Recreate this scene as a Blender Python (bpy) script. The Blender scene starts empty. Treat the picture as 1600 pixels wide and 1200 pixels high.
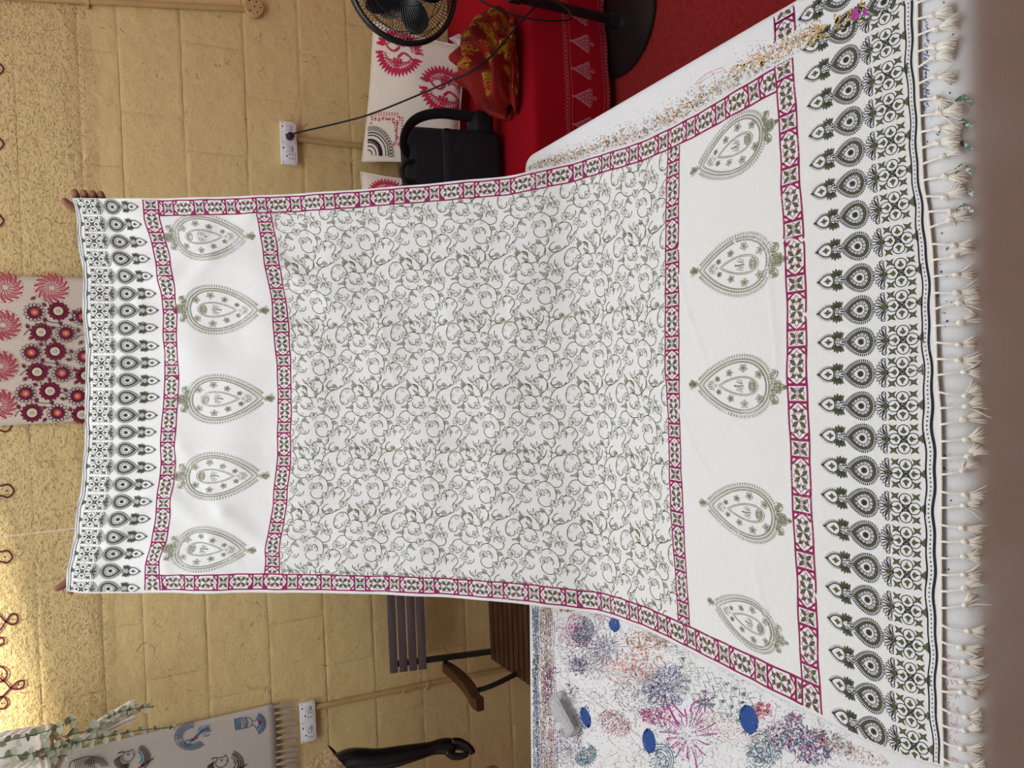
import bpy, bmesh, math, random
import numpy as np
from mathutils import Vector, Matrix
from mathutils.geometry import tessellate_polygon

random.seed(7); RNG = np.random.default_rng(11)
SC = bpy.context.scene
COL = SC.collection

# ---------------------------------------------------------------- camera (the phone was held sideways: image left is up)
FPX, PITCH, ROLL, EYE = 1150.0, math.radians(28), math.radians(2.5), 1.65
_fw = np.array([0, math.cos(PITCH), -math.sin(PITCH)])
_wd = -np.array([0, math.sin(PITCH), math.cos(PITCH)])
_hr = np.array([1.0, 0, 0])
C_R = math.cos(ROLL)*_hr + math.sin(ROLL)*_wd
C_D = math.cos(ROLL)*_wd - math.sin(ROLL)*_hr
C_O = np.array([0, 0, EYE])
cam_data = bpy.data.cameras.new('camera')
cam_data.sensor_fit = 'HORIZONTAL'; cam_data.sensor_width = 36
cam_data.lens = FPX*36/1600; cam_data.clip_start = 0.02; cam_data.clip_end = 60
cam = bpy.data.objects.new('camera', cam_data); COL.objects.link(cam)
m = Matrix.Identity(4)
for i in range(3):
    m[i][0] = C_D[i]; m[i][1] = C_R[i]; m[i][2] = -_fw[i]; m[i][3] = C_O[i]
cam.matrix_world = m
SC.camera = cam

# ---------------------------------------------------------------- light: daylight from open sides, sun through a shaped roof gap, two added lamps
world = bpy.data.worlds.new('world'); SC.world = world; world.use_nodes = True
bg = world.node_tree.nodes['Background']
bg.inputs[0].default_value = (0.94, 0.985, 1.04, 1); bg.inputs[1].default_value = 0.33
sun_d = bpy.data.lights.new('sun', 'SUN'); sun_d.energy = 14.0; sun_d.angle = math.radians(3.2); sun_d.color = (1, 0.93, 0.8)
sun = bpy.data.objects.new('sun', sun_d); COL.objects.link(sun)
SUN_DIR = Vector((-0.22, 0.36, -0.9)).normalized()
sun.rotation_euler = SUN_DIR.to_track_quat('-Z', 'Y').to_euler(); sun.location = (0, 0, 6)
def area(name, loc, target, sx, sy, power, color):
    d = bpy.data.lights.new(name, 'AREA'); d.shape = 'RECTANGLE'; d.size = sx; d.size_y = sy; d.energy = power; d.color = color
    o = bpy.data.objects.new(name, d); COL.objects.link(o); o.location = loc
    o.rotation_euler = (Vector(target)-Vector(loc)).to_track_quat('-Z', 'Y').to_euler(); return o
area('added_overhead_lamp', (-0.1, 1.2, 2.96), (-0.1, 1.45, 0.6), 2.8, 1.3, 53, (0.90, 0.98, 1.06))  # added lamp below the closed slab, no opening above it
area('added_wall_lamp', (0.0, 2.42, 2.96), (0.0, 2.78, 1.2), 3.6, 0.36, 13, (0.95, 0.99, 1.0))  # added lamp that brightens the upper wall, separate from the slab's gap
SC.view_settings.view_transform = 'Standard'; SC.view_settings.look = 'None'
SC.view_settings.exposure = 0.0; SC.view_settings.gamma = 1.0; SC.view_settings.use_curve_mapping = False

# ---------------------------------------------------------------- helpers
def ray(x, y):
    x = np.asarray(x, float); y = np.asarray(y, float)
    return _fw + ((600-y)/FPX)[..., None]*C_R + ((x-800)/FPX)[..., None]*C_D
def at(x, y, ax, v):
    """point of the photo's pixel on the plane axis ax = v"""
    d = ray(np.asarray(x, float), np.asarray(y, float)); t = (v-C_O[ax])/d[..., ax]
    return C_O + t[..., None]*d
def P(x, y, ax, v): return tuple(float(c) for c in at(x, y, ax, v))
def srgb(r, g, b):
    f = lambda c: (c/255/12.92) if c/255 <= 0.04045 else ((c/255+0.055)/1.055)**2.4
    return (f(r), f(g), f(b), 1)

MATS = {}
def mat(name, col, rough=0.75, var=0.0, vscale=8.0, col2=None, bump=0.0, bscale=200.0, metal=0.0, spec=0.3, trans=0.0, stretch=None, alpha=1.0, sheen=0.0):
    if name in MATS: return MATS[name]
    M = bpy.data.materials.new(name); M.use_nodes = True; nt = M.node_tree; b = nt.nodes['Principled BSDF']
    b.inputs['Roughness'].default_value = rough; b.inputs['Metallic'].default_value = metal
    b.inputs['Specular IOR Level'].default_value = spec
    b.inputs['Transmission Weight'].default_value = trans; b.inputs['Alpha'].default_value = alpha
    if sheen: b.inputs['Sheen Weight'].default_value = sheen
    geo = nt.nodes.new('ShaderNodeTexCoord')
    src = geo.outputs['Object']
    if stretch:
        mp = nt.nodes.new('ShaderNodeMapping'); mp.inputs['Scale'].default_value = stretch
        nt.links.new(src, mp.inputs['Vector']); src = mp.outputs['Vector']
    if var > 0 or col2:
        n = nt.nodes.new('ShaderNodeTexNoise'); n.inputs['Scale'].default_value = vscale; n.inputs['Detail'].default_value = 5
        nt.links.new(src, n.inputs['Vector'])
        mx = nt.nodes.new('ShaderNodeMix'); mx.data_type = 'RGBA'
        c2 = col2 if col2 else tuple(c*(1-var) for c in col[:3])+(1,)
        mx.inputs['A'].default_value = col; mx.inputs['B'].default_value = c2
        rp = nt.nodes.new('ShaderNodeMapRange'); rp.inputs['From Min'].default_value = 0.38; rp.inputs['From Max'].default_value = 0.62
        nt.links.new(n.outputs['Fac'], rp.inputs['Value']); nt.links.new(rp.outputs['Result'], mx.inputs['Factor'])
        nt.links.new(mx.outputs['Result'], b.inputs['Base Color'])
    else:
        b.inputs['Base Color'].default_value = col
    if bump > 0:
        n2 = nt.nodes.new('ShaderNodeTexNoise'); n2.inputs['Scale'].default_value = bscale; n2.inputs['Detail'].default_value = 4
        nt.links.new(src, n2.inputs['Vector'])
        bp = nt.nodes.new('ShaderNodeBump'); bp.inputs['Strength'].default_value = bump; bp.inputs['Distance'].default_value = 0.002
        nt.links.new(n2.outputs['Fac'], bp.inputs['Height']); nt.links.new(bp.outputs['Normal'], b.inputs['Normal'])
    MATS[name] = M; return M

def weave_mat(name, col, col2, scale=900, thread=0.25, rough=0.85, transl=0.0):
    """woven cloth: crossed wave threads as fine relief and slub colour"""
    M = bpy.data.materials.new(name); M.use_nodes = True; nt = M.node_tree; b = nt.nodes['Principled BSDF']
    b.inputs['Roughness'].default_value = rough; b.inputs['Specular IOR Level'].default_value = 0.15
    tc = nt.nodes.new('ShaderNodeTexCoord')
    hs = []
    for k, sc in enumerate(((1, 14, 14), (14, 1, 1))):
        mp = nt.nodes.new('ShaderNodeMapping'); mp.inputs['Scale'].default_value = sc
        nt.links.new(tc.outputs['Object'], mp.inputs['Vector'])
        n = nt.nodes.new('ShaderNodeTexNoise'); n.inputs['Scale'].default_value = scale/14; n.inputs['Detail'].default_value = 2
        nt.links.new(mp.outputs['Vector'], n.inputs['Vector']); hs.append(n)
    ad = nt.nodes.new('ShaderNodeMath'); ad.operation = 'ADD'
    nt.links.new(hs[0].outputs['Fac'], ad.inputs[0]); nt.links.new(hs[1].outputs['Fac'], ad.inputs[1])
    rp = nt.nodes.new('ShaderNodeMapRange'); rp.inputs['From Min'].default_value = 0.7; rp.inputs['From Max'].default_value = 1.3
    nt.links.new(ad.outputs[0], rp.inputs['Value'])
    mx = nt.nodes.new('ShaderNodeMix'); mx.data_type = 'RGBA'; mx.inputs['A'].default_value = col; mx.inputs['B'].default_value = col2
    nt.links.new(rp.outputs['Result'], mx.inputs['Factor']); nt.links.new(mx.outputs['Result'], b.inputs['Base Color'])
    bp = nt.nodes.new('ShaderNodeBump'); bp.inputs['Strength'].default_value = thread; bp.inputs['Distance'].default_value = 0.001
    nt.links.new(ad.outputs[0], bp.inputs['Height']); nt.links.new(bp.outputs['Normal'], b.inputs['Normal'])
    MATS[name] = M; return M

def ink_mat(name, col, cloth, lo=0.36, hi=0.5, scale=420, rough=0.9):
    """block-printing dye: patchy where the block did not take"""
    M = bpy.data.materials.new(name); M.use_nodes = True; nt = M.node_tree; b = nt.nodes['Principled BSDF']
    b.inputs['Roughness'].default_value = rough; b.inputs['Specular IOR Level'].default_value = 0.1
    tc = nt.nodes.new('ShaderNodeTexCoord')
    n = nt.nodes.new('ShaderNodeTexNoise'); n.inputs['Scale'].default_value = scale; n.inputs['Detail'].default_value = 3
    n2 = nt.nodes.new('ShaderNodeTexNoise'); n2.inputs['Scale'].default_value = 14
    nt.links.new(tc.outputs['Object'], n.inputs['Vector']); nt.links.new(tc.outputs['Object'], n2.inputs['Vector'])
    ad = nt.nodes.new('ShaderNodeMath'); ad.operation = 'MULTIPLY_ADD'; ad.inputs[1].default_value = 0.5
    nt.links.new(n2.outputs['Fac'], ad.inputs[0]); nt.links.new(n.outputs['Fac'], ad.inputs[2])
    rp = nt.nodes.new('ShaderNodeMapRange'); rp.inputs['From Min'].default_value = lo+0.25; rp.inputs['From Max'].default_value = hi+0.25
    nt.links.new(ad.outputs[0], rp.inputs['Value'])
    mx = nt.nodes.new('ShaderNodeMix'); mx.data_type = 'RGBA'; mx.inputs['A'].default_value = cloth; mx.inputs['B'].default_value = col
    nt.links.new(rp.outputs['Result'], mx.inputs['Factor']); nt.links.new(mx.outputs['Result'], b.inputs['Base Color'])
    MATS[name] = M; return M

def mesh_np(name, V, F, mats, parent=None, loc=(0, 0, 0), smooth=False, fm=None):
    """V (n,3) and F (m,3|4) arrays or a ragged face list -> one object"""
    me = bpy.data.meshes.new(name)
    if isinstance(F, np.ndarray):
        k = F.shape[1]; me.vertices.add(len(V)); me.vertices.foreach_set('co', np.asarray(V, np.float32).ravel())
        me.loops.add(F.size); me.loops.foreach_set('vertex_index', F.astype(np.int32).ravel())
        me.polygons.add(len(F)); me.polygons.foreach_set('loop_start', np.arange(0, F.size, k, dtype=np.int32))
        me.polygons.foreach_set('loop_total', np.full(len(F), k, np.int32))
    else:
        me.from_pydata([tuple(map(float, v)) for v in V], [], [tuple(int(i) for i in f) for f in F])
    if not isinstance(mats, (list, tuple)): mats = [mats]
    for mm in mats: me.materials.append(mm)
    if fm is not None: me.polygons.foreach_set('material_index', np.asarray(fm, np.int32))
    if smooth: me.polygons.foreach_set('use_smooth', np.ones(len(me.polygons), bool))
    me.update(calc_edges=True); me.validate()
    o = bpy.data.objects.new(name, me); COL.objects.link(o); o.location = loc
    if parent: attach(o, parent)
    return o
def attach(o, parent):
    """parent without moving: the object's coordinates stay world coordinates"""
    o.parent = parent
    o.matrix_parent_inverse = world_of(parent).inverted()
def world_of(o):
    L = o.matrix_basis.copy()
    if o.parent: return world_of(o.parent) @ o.matrix_parent_inverse @ L
    return L
def tag(o, label, cat, group=None, kind=None):
    o['label'] = label; o['category'] = cat
    if group: o['group'] = group
    if kind: o['kind'] = kind
    return o
def thing(name, label, cat, loc=(0, 0, 0), group=None):
    o = bpy.data.objects.new(name, None); COL.objects.link(o); o.location = loc; o.empty_display_size = 0.05
    return tag(o, label, cat, group)
def struct(o): o['kind'] = 'structure'; return o

class MB:
    """collects shapes, then links them as one mesh object"""
    def __init__(s): s.V = []; s.F = []; s.n = 0
    def add(s, V, F):
        s.V.extend([tuple(v) for v in V]); s.F.extend([tuple(i+s.n for i in f) for f in F]); s.n = len(s.V); return s
    def bm(s, bm):
        bm.verts.index_update(); return s.add([v.co[:] for v in bm.verts], [[v.index for v in f.verts] for f in bm.faces])
    def box(s, c, size, rot=None, bev=0.0, seg=2):
        b = bmesh.new(); bmesh.ops.create_cube(b, size=1)
        for v in b.verts: v.co = Vector((v.co.x*size[0], v.co.y*size[1], v.co.z*size[2]))
        if bev: bmesh.ops.bevel(b, geom=list(b.edges), offset=bev, segments=seg, affect='EDGES', profile=0.5)
        R = rot if rot is not None else Matrix.Identity(3)
        for v in b.verts: v.co = R @ v.co + Vector(c)
        s.bm(b); b.free(); return s
    def tube(s, pts, r, n=8, cap=True, flat=1.0, up=(0, 0, 1)):
        pts = [Vector(p) for p in pts]; R = r if isinstance(r, (list, tuple)) else [r]*len(pts)
        V = []; prev = None
        for i, p in enumerate(pts):
            t = (pts[min(i+1, len(pts)-1)]-pts[max(i-1, 0)])
            if t.length < 1e-9: t = Vector((0, 0, 1))
            t.normalize()
            if prev is None:
                a = Vector(up); a = a - t*a.dot(t)
                if a.length < 1e-3: a = Vector((1, 0, 0)) - t*t.x
            else: a = prev - t*prev.dot(t)
            a.normalize(); prev = a; b = t.cross(a)
            for k in range(n):
                an = 2*math.pi*k/n; V.append(p + a*(math.cos(an)*R[i]*flat) + b*(math.sin(an)*R[i]))
        F = []
        for i in range(len(pts)-1):
            for k in range(n): F.append((i*n+k, i*n+(k+1) % n, (i+1)*n+(k+1) % n, (i+1)*n+k))
        if cap: F.append(tuple(range(n-1, -1, -1))); F.append(tuple(range((len(pts)-1)*n, len(pts)*n)))
        return s.add(V, F)
    def lathe(s, prof, c=(0, 0, 0), n=32, axis=None):
        V = []; F = []; R = axis if axis is not None else Matrix.Identity(3)
        for (r, z) in prof:
            for k in range(n):
                a = 2*math.pi*k/n; V.append(R @ Vector((r*math.cos(a), r*math.sin(a), z)) + Vector(c))
        for i in range(len(prof)-1):
            for k in range(n): F.append((i*n+k, i*n+(k+1) % n, (i+1)*n+(k+1) % n, (i+1)*n+k))
        F.append(tuple(range(n-1, -1, -1))); F.append(tuple(range((len(prof)-1)*n, len(prof)*n)))
        return s.add(V, F)
    def loft(s, rings, cap=True):
        n = len(rings[0]); V = [v for r in rings for v in r]; F = []
        for i in range(len(rings)-1):
            for k in range(n): F.append((i*n+k, i*n+(k+1) % n, (i+1)*n+(k+1) % n, (i+1)*n+k))
        if cap: F.append(tuple(range(n-1, -1, -1))); F.append(tuple(range((len(rings)-1)*n, len(rings)*n)))
        return s.add(V, F)
    def build(s, name, m, parent=None, smooth=False):
        o = mesh_np(name, s.V, s.F, m, parent)
        if smooth: shade(o)
        return o
def shade(o, ang=40):
    me = o.data; me.polygons.foreach_set('use_smooth', np.ones(len(me.polygons), bool))
    b = bmesh.new(); b.from_mesh(me); c = math.radians(ang)
    for e in b.edges:
        e.smooth = not (len(e.link_faces) == 2 and e.calc_face_angle(0) > c)
    bmesh.ops.recalc_face_normals(b, faces=b.faces); b.to_mesh(me); b.free()
def clone(o, parent=None, loc=None):
    c = o.copy(); COL.objects.link(c)
    if loc is not None: c.location = loc
    if parent: c.parent = parent; c.matrix_parent_inverse = world_of(parent).inverted()
    return c

def cr(pts, n=6, closed=False):
    """Catmull-Rom curve through 2-D or 3-D points"""
    p = np.asarray(pts, float); out = []; N = len(p)
    rng = range(N) if closed else range(N-1)
    for i in rng:
        if closed: a, b, c, d = p[i-1], p[i], p[(i+1) % N], p[(i+2) % N]
        else: a, b, c, d = p[max(i-1, 0)], p[i], p[i+1], p[min(i+2, N-1)]
        for k in range(n):
            t = k/n; out.append(0.5*(2*b+(c-a)*t+(2*a-5*b+4*c-d)*t*t+(3*b-a-3*c+d)*t**3))
    if not closed: out.append(p[-1])
    return np.array(out)

# ---------------------------------------------------------------- flat print built as ink lying on its cloth
class Ink:
    def __init__(s): s.V = []; s.F = []; s.M = []; s.Z = []; s.n = 0
    def add(s, V, F, m, z):
        V = np.asarray(V, float); F = np.asarray(F, int)
        if len(F) == 0: return s
        s.V.append(V); s.F.append(F+s.n); s.M.append(np.full(len(F), m)); s.Z.append(np.full(len(V), z, float)); s.n += len(V); return s
    def stroke(s, pts, w, m=0, z=0, closed=False, taper=False):
        p = np.asarray(pts, float); N = len(p)
        if closed: t = np.roll(p, -1, 0)-np.roll(p, 1, 0)
        else: t = np.gradient(p, axis=0)
        L = np.linalg.norm(t, axis=1); L[L < 1e-12] = 1; t = t/L[:, None]; nn = np.stack([-t[:, 1], t[:, 0]], 1)
        ww = np.full(N, w/2.0) if not np.ndim(w) else np.asarray(w)/2.0
        if taper: ww = ww*np.sin(np.linspace(0.25, math.pi-0.12, N))
        V = np.concatenate([p+nn*ww[:, None], p-nn*ww[:, None]])
        i = np.arange(N if closed else N-1); j = (i+1) % N
        F = np.concatenate([np.stack([i, j, j+N], 1), np.stack([i, j+N, i+N], 1)])
        return s.add(V, F, m, z)
    def curve(s, pts, w, m=0, z=0, closed=False, n=6, taper=False): return s.stroke(cr(pts, n, closed), w, m, z, closed, taper)
    def line(s, a, b, w, m=0, z=0, n=1): return s.stroke(np.linspace(a, b, n+1), w, m, z)
    def poly(s, pts, m=0, z=0):
        p = [Vector((float(a), float(b), 0)) for a, b in pts]
        return s.add(pts, np.array(tessellate_polygon([p])), m, z)
    def disc(s, c, r, m=0, z=0, n=10, ry=None, rot=0.0):
        a = np.linspace(0, 2*math.pi, n, endpoint=False); ry = ry or r
        x = r*np.cos(a); y = ry*np.sin(a); ca, sa = math.cos(rot), math.sin(rot)
        V = np.concatenate([[[0, 0]], np.stack([x*ca-y*sa, x*sa+y*ca], 1)])+np.asarray(c)
        k = np.arange(1, n+1); return s.add(V, np.stack([np.zeros(n, int), k, k % n+1], 1), m, z)
    def ring(s, c, r, w, m=0, z=0, n=14, ry=None, rot=0.0, a0=0, a1=2*math.pi):
        full = abs(a1-a0) > 6.28; a = np.linspace(a0, a1, n, endpoint=not full); ry = ry or r
        x = r*np.cos(a); y = ry*np.sin(a); ca, sa = math.cos(rot), math.sin(rot)
        return s.stroke(np.stack([x*ca-y*sa, x*sa+y*ca], 1)+np.asarray(c), w, m, z, closed=full)
    def leaf(s, a, b, w, m=0, z=0, n=6):
        a = np.asarray(a, float); b = np.asarray(b, float); d = b-a; nn = np.array([-d[1], d[0]]); L = np.linalg.norm(d); nn = nn/max(L, 1e-9)
        t = np.linspace(0, 1, n+1); h = w/2*np.sin(math.pi*t**0.85)
        V = np.concatenate([a+d*t[:, None]+nn*h[:, None], (a+d*t[:, None]-nn*h[:, None])[1:-1]])
        F = []
        up = list(range(n+1)); dn = [0]+list(range(n+1, 2*n))+[n]
        for i in range(n):
            q = [up[i], up[i+1], dn[i+1], dn[i]]
            F += [(q[0], q[1], q[2]), (q[0], q[2], q[3])]
        return s.add(V, F, m, z)
    def leaf_line(s, a, b, w, lw, m=0, z=0, n=7):
        a = np.asarray(a, float); b = np.asarray(b, float); d = b-a; nn = np.array([-d[1], d[0]]); nn = nn/max(np.linalg.norm(nn), 1e-9)
        t = np.linspace(0, 1, n+1); h = w/2*np.sin(math.pi*t**0.85)
        V = np.concatenate([a+d*t[:, None]+nn*h[:, None], (a+d*t[:, None]-nn*h[:, None])[1:-1][::-1]])
        return s.stroke(V, lw, m, z, closed=True)
    def arr(s):
        return np.concatenate(s.V), np.concatenate(s.F), np.concatenate(s.M), np.concatenate(s.Z)
    def place(s, o, fn, clip=None):
        V, F, M, Z = o.arr(); V = fn(V)
        if clip is not None:
            keep = clip(V[F].mean(1)); F = F[keep]; M = M[keep]
            if len(F) == 0: return s
            u, inv = np.unique(F, return_inverse=True); F = inv.reshape(F.shape); V = V[u]; Z = Z[u]
        s.V.append(V); s.F.append(F+s.n); s.M.append(M); s.Z.append(Z); s.n += len(V); return s
    def build(s, name, fmap, mats, parent=None):
        V, F, M, Z = s.arr()
        return mesh_np(name, fmap(V, Z), F, mats, parent, fm=M)
def xf(scale=1.0, rot=0.0, off=(0, 0), flipx=False, flipy=False):
    ca, sa = math.cos(rot), math.sin(rot)
    sx, sy = (scale if np.ndim(scale) else (scale, scale))
    def f(V):
        x = V[:, 0]*sx*(-1 if flipx else 1); y = V[:, 1]*sy*(-1 if flipy else 1)
        return np.stack([x*ca-y*sa+off[0], x*sa+y*ca+off[1]], 1)
    return f
def on_plane(ax, v, lift=0.0004, step=0.0002):
    """ink authored in photo pixels, laid on the plane axis ax = v (lifted towards the viewer)"""
    def f(V, Z):
        sgn = 1 if ax == 2 else -1
        d = ray(V[:, 0], V[:, 1]); val = v + sgn*(lift+Z*step); t = (val-C_O[ax])/d[:, ax]
        return C_O + t[:, None]*d
    return f

# ---------------------------------------------------------------- shared materials
CLOTH = srgb(228, 227, 223)
M_shawl = weave_mat('shawl_cotton', srgb(229, 228, 224), srgb(217, 216, 212), 1500, 0.12)
M_cover = weave_mat('table_cover_cotton', srgb(227, 227, 226), srgb(216, 216, 216), 1500, 0.12)
M_linen = weave_mat('linen', srgb(214, 200, 184), srgb(196, 182, 166), 1200, 0.3)
M_linen2 = weave_mat('grey_linen', srgb(203, 194, 184), srgb(184, 175, 165), 1200, 0.3)
M_pillow = weave_mat('pillow_cotton', srgb(240, 228, 214), srgb(226, 214, 200), 1200, 0.15)
M_red = weave_mat('red_cotton', srgb(164, 7, 28), srgb(148, 5, 23), 1000, 0.15)
I_olive = ink_mat('olive_dye', srgb(92, 96, 62), CLOTH, 0.2, 0.34)
I_black = ink_mat('blue_black_dye', srgb(44, 46, 54), CLOTH, 0.16, 0.3)
I_mag = ink_mat('magenta_dye', srgb(141, 44, 88), CLOTH, 0.2, 0.34)
I_sage = ink_mat('sage_dye', srgb(110, 113, 78), CLOTH, 0.26, 0.42)
I_vine = ink_mat('vine_dye', srgb(92, 94, 60), CLOTH, 0.2, 0.36)
I_white = mat('cloth_reserve', CLOTH, 0.9)
# ================================================================ the setting
YW = 2.9
def wall_material(): 
    M = bpy.data.materials.new('ochre_wall_paint'); M.use_nodes = True; nt = M.node_tree; b = nt.nodes['Principled BSDF']
    N = nt.nodes.new; L = nt.links.new
    b.inputs['Roughness'].default_value = 0.62; b.inputs['Specular IOR Level'].default_value = 0.28
    g = N('ShaderNodeNewGeometry'); pos = g.outputs['Position']
    n1 = N('ShaderNodeTexNoise'); n1.inputs['Scale'].default_value = 2.2; n1.inputs['Detail'].default_value = 6; L(pos, n1.inputs['Vector'])
    mx = N('ShaderNodeMix'); mx.data_type = 'RGBA'; mx.inputs['A'].default_value = srgb(222, 196, 139); mx.inputs['B'].default_value = srgb(213, 186, 130)
    L(n1.outputs['Fac'], mx.inputs['Factor']); L(mx.outputs['Result'], b.inputs['Base Color'])
    sep = N('ShaderNodeSeparateXYZ'); L(pos, sep.inputs[0])
    # rough, unfilled render above about eye height; brushed smooth below
    nb = N('ShaderNodeTexNoise'); nb.inputs['Scale'].default_value = 5; L(pos, nb.inputs['Vector'])
    zz = N('ShaderNodeMath'); zz.operation = 'MULTIPLY_ADD'; zz.inputs[1].default_value = 0.12; L(nb.outputs['Fac'], zz.inputs[0]); L(sep.outputs['Z'], zz.inputs[2])
    mk = N('ShaderNodeMapRange'); mk.inputs['From Min'].default_value = 1.75; mk.inputs['From Max'].default_value = 1.84; mk.inputs['To Min'].default_value = 0.10; L(zz.outputs[0], mk.inputs['Value'])
    nf = N('ShaderNodeTexNoise'); nf.inputs['Scale'].default_value = 75; nf.inputs['Detail'].default_value = 6; nf.inputs['Roughness'].default_value = 0.6; L(pos, nf.inputs['Vector'])
    mp = N('ShaderNodeMapping'); mp.inputs['Scale'].default_value = (1, 1, 1.7); L(pos, mp.inputs['Vector']); 
    pit = N('ShaderNodeTexNoise'); pit.inputs['Scale'].default_value = 115; pit.inputs['Detail'].default_value = 2; L(mp.outputs['Vector'], pit.inputs['Vector'])
    pr = N('ShaderNodeMapRange'); pr.inputs['From Min'].default_value = 0.33; pr.inputs['From Max'].default_value = 0.40; L(pit.outputs['Fac'], pr.inputs['Value'])
    s1 = N('ShaderNodeMath'); s1.operation = 'MULTIPLY_ADD'; s1.inputs[1].default_value = 1.4; L(pr.outputs['Result'], s1.inputs[0]); L(nf.outputs['Fac'], s1.inputs[2])
    s2 = N('ShaderNodeMath'); s2.operation = 'MULTIPLY'; L(s1.outputs[0], s2.inputs[0]); L(mk.outputs['Result'], s2.inputs[1])
    lump = N('ShaderNodeTexNoise'); lump.inputs['Scale'].default_value = 16; lump.inputs['Detail'].default_value = 5; L(pos, lump.inputs['Vector'])
    s3 = N('ShaderNodeMath'); s3.operation = 'MULTIPLY_ADD'; s3.inputs[1].default_value = 1.1; L(lump.outputs['Fac'], s3.inputs[0]); L(s2.outputs[0], s3.inputs[2])
    # a few filled cracks and chips
    v = N('ShaderNodeTexNoise'); v.inputs['Scale'].default_value = 24; v.inputs['Detail'].default_value = 4; v.inputs['Distortion'].default_value = 1.2; L(pos, v.inputs['Vector'])
    vr = N('ShaderNodeMapRange'); vr.inputs['From Min'].default_value = 0.27; vr.inputs['From Max'].default_value = 0.33; L(v.outputs['Fac'], vr.inputs['Value'])
    s4 = N('ShaderNodeMath'); s4.operation = 'MULTIPLY_ADD'; s4.inputs[1].default_value = 0.5; L(vr.outputs['Result'], s4.inputs[0]); L(s3.outputs[0], s4.inputs[2])
    bp = N('ShaderNodeBump'); bp.inputs['Strength'].default_value = 0.85; bp.inputs['Distance'].default_value = 0.008
    L(s4.outputs[0], bp.inputs['Height']); L(bp.outputs['Normal'], b.inputs['Normal'])
    return M
M_wall = wall_material()
M_carpet = mat('red_carpet', srgb(140, 32, 30), 0.95, 0.25, 60, bump=0.4, bscale=500)
M_ceil = mat('ceiling_white', srgb(226, 222, 212), 0.9, 0.05)

wall = struct(MB().box((0, YW+0.0772, 1.3), (6.4, 0.15, 2.6)).build('wall_back', M_wall))
COURSE = [0.0, 0.18, 0.385, 0.59, 0.79, 0.985, 1.192, 1.408, 1.612, 1.735, 1.92, 2.13, 2.33, 2.54]
JOINT = [0.9, 1.1, 0.9, 1.08, 0.93, 1.13, 0.9, 1.016, 0.819, 1.012, 1.081, 0.87, 1.1]
def block_mesh(w, h, seed):
    rs = random.Random(seed); b = bmesh.new(); nx, nz = 12, 8; g = 0.0015
    V = {}
    for i in range(nx+1):
        for k in range(nz+1):
            x = -w/2+g+(w-2*g)*i/nx; z = -h/2+g+(h-2*g)*k/nz
            edge = i in (0, nx) or k in (0, nz)
            y = 0.0007+0.0016*abs(math.sin(i*.9+seed)*math.cos(k*.7+seed*2)) if edge else rs.uniform(-0.0006, 0.0006)
            if edge: x += rs.uniform(-0.0012, 0.0012); z += rs.uniform(-0.0012, 0.0012)
            else:
                if i == 1: x = -w/2+g+0.004+rs.uniform(-.001, .003)
                if i == nx-1: x = w/2-g-0.004-rs.uniform(-.001, .003)
                if i == 2: x = -w/2+g+0.016
                if i == nx-2: x = w/2-g-0.016
                if k == 2: z = -h/2+g+0.015
                if k == nz-2: z = h/2-g-0.015
                if k == 1: z = -h/2+g+0.004+rs.uniform(-.001, .003)
                if k == nz-1: z = h/2-g-0.004-rs.uniform(-.001, .003)
            V[i, k] = b.verts.new((x, y, z))
    for i in range(nx):
        for k in range(nz): b.faces.new((V[i, k], V[i+1, k], V[i+1, k+1], V[i, k+1])).smooth = True
    me = bpy.data.meshes.new('block'); b.to_mesh(me); b.free(); me.materials.append(M_wall); return me
bcache = {}
for ci in range(len(COURSE)-1):
    z0, z1 = COURSE[ci], COURSE[ci+1]; x = JOINT[ci]-0.4*8
    while x < 2.3:
        key = (round(z1-z0, 3), random.randrange(5))
        if key not in bcache: bcache[key] = block_mesh(0.4, z1-z0, hash(key) % 999)
        o = bpy.data.objects.new('block', bcache[key]); COL.objects.link(o)
        o.location = (x+0.2, YW+random.uniform(-0.0012, 0.0012), (z0+z1)/2); o.parent = wall
        x += 0.4
# unseen wall added behind the viewer to block front light from the cover's drop
struct(MB().box((0, -1.3, 1.5), (4.4, 0.12, 3.0)).build('added_front_wall', mat('pale_plaster', srgb(214, 204, 182), 0.9, 0.06, 4)))
floor = struct(MB().box((0, 0.2, -0.05), (7.0, 5.6, 0.1)).build('floor', M_carpet))
# unseen roof slab, its gap cut to shape the sun patch on the left wall
c = MB(); zc = 3.0
def slab(poly, z0, z1):
    n = len(poly); c.add([(x, y, z0) for x, y in poly]+[(x, y, z1) for x, y in poly],
        [tuple(range(n-1, -1, -1)), tuple(range(n, 2*n))]+[(i, (i+1) % n, n+(i+1) % n, n+i) for i in range(n)])
slab([(-3.2, -2.4), (3.2, -2.4), (3.2, 2.97), (0.02, 2.97), (-0.1, 2.485), (-3.2, 2.235)], zc, zc+0.1)
ceil = struct(c.build('ceiling', M_ceil))

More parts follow.
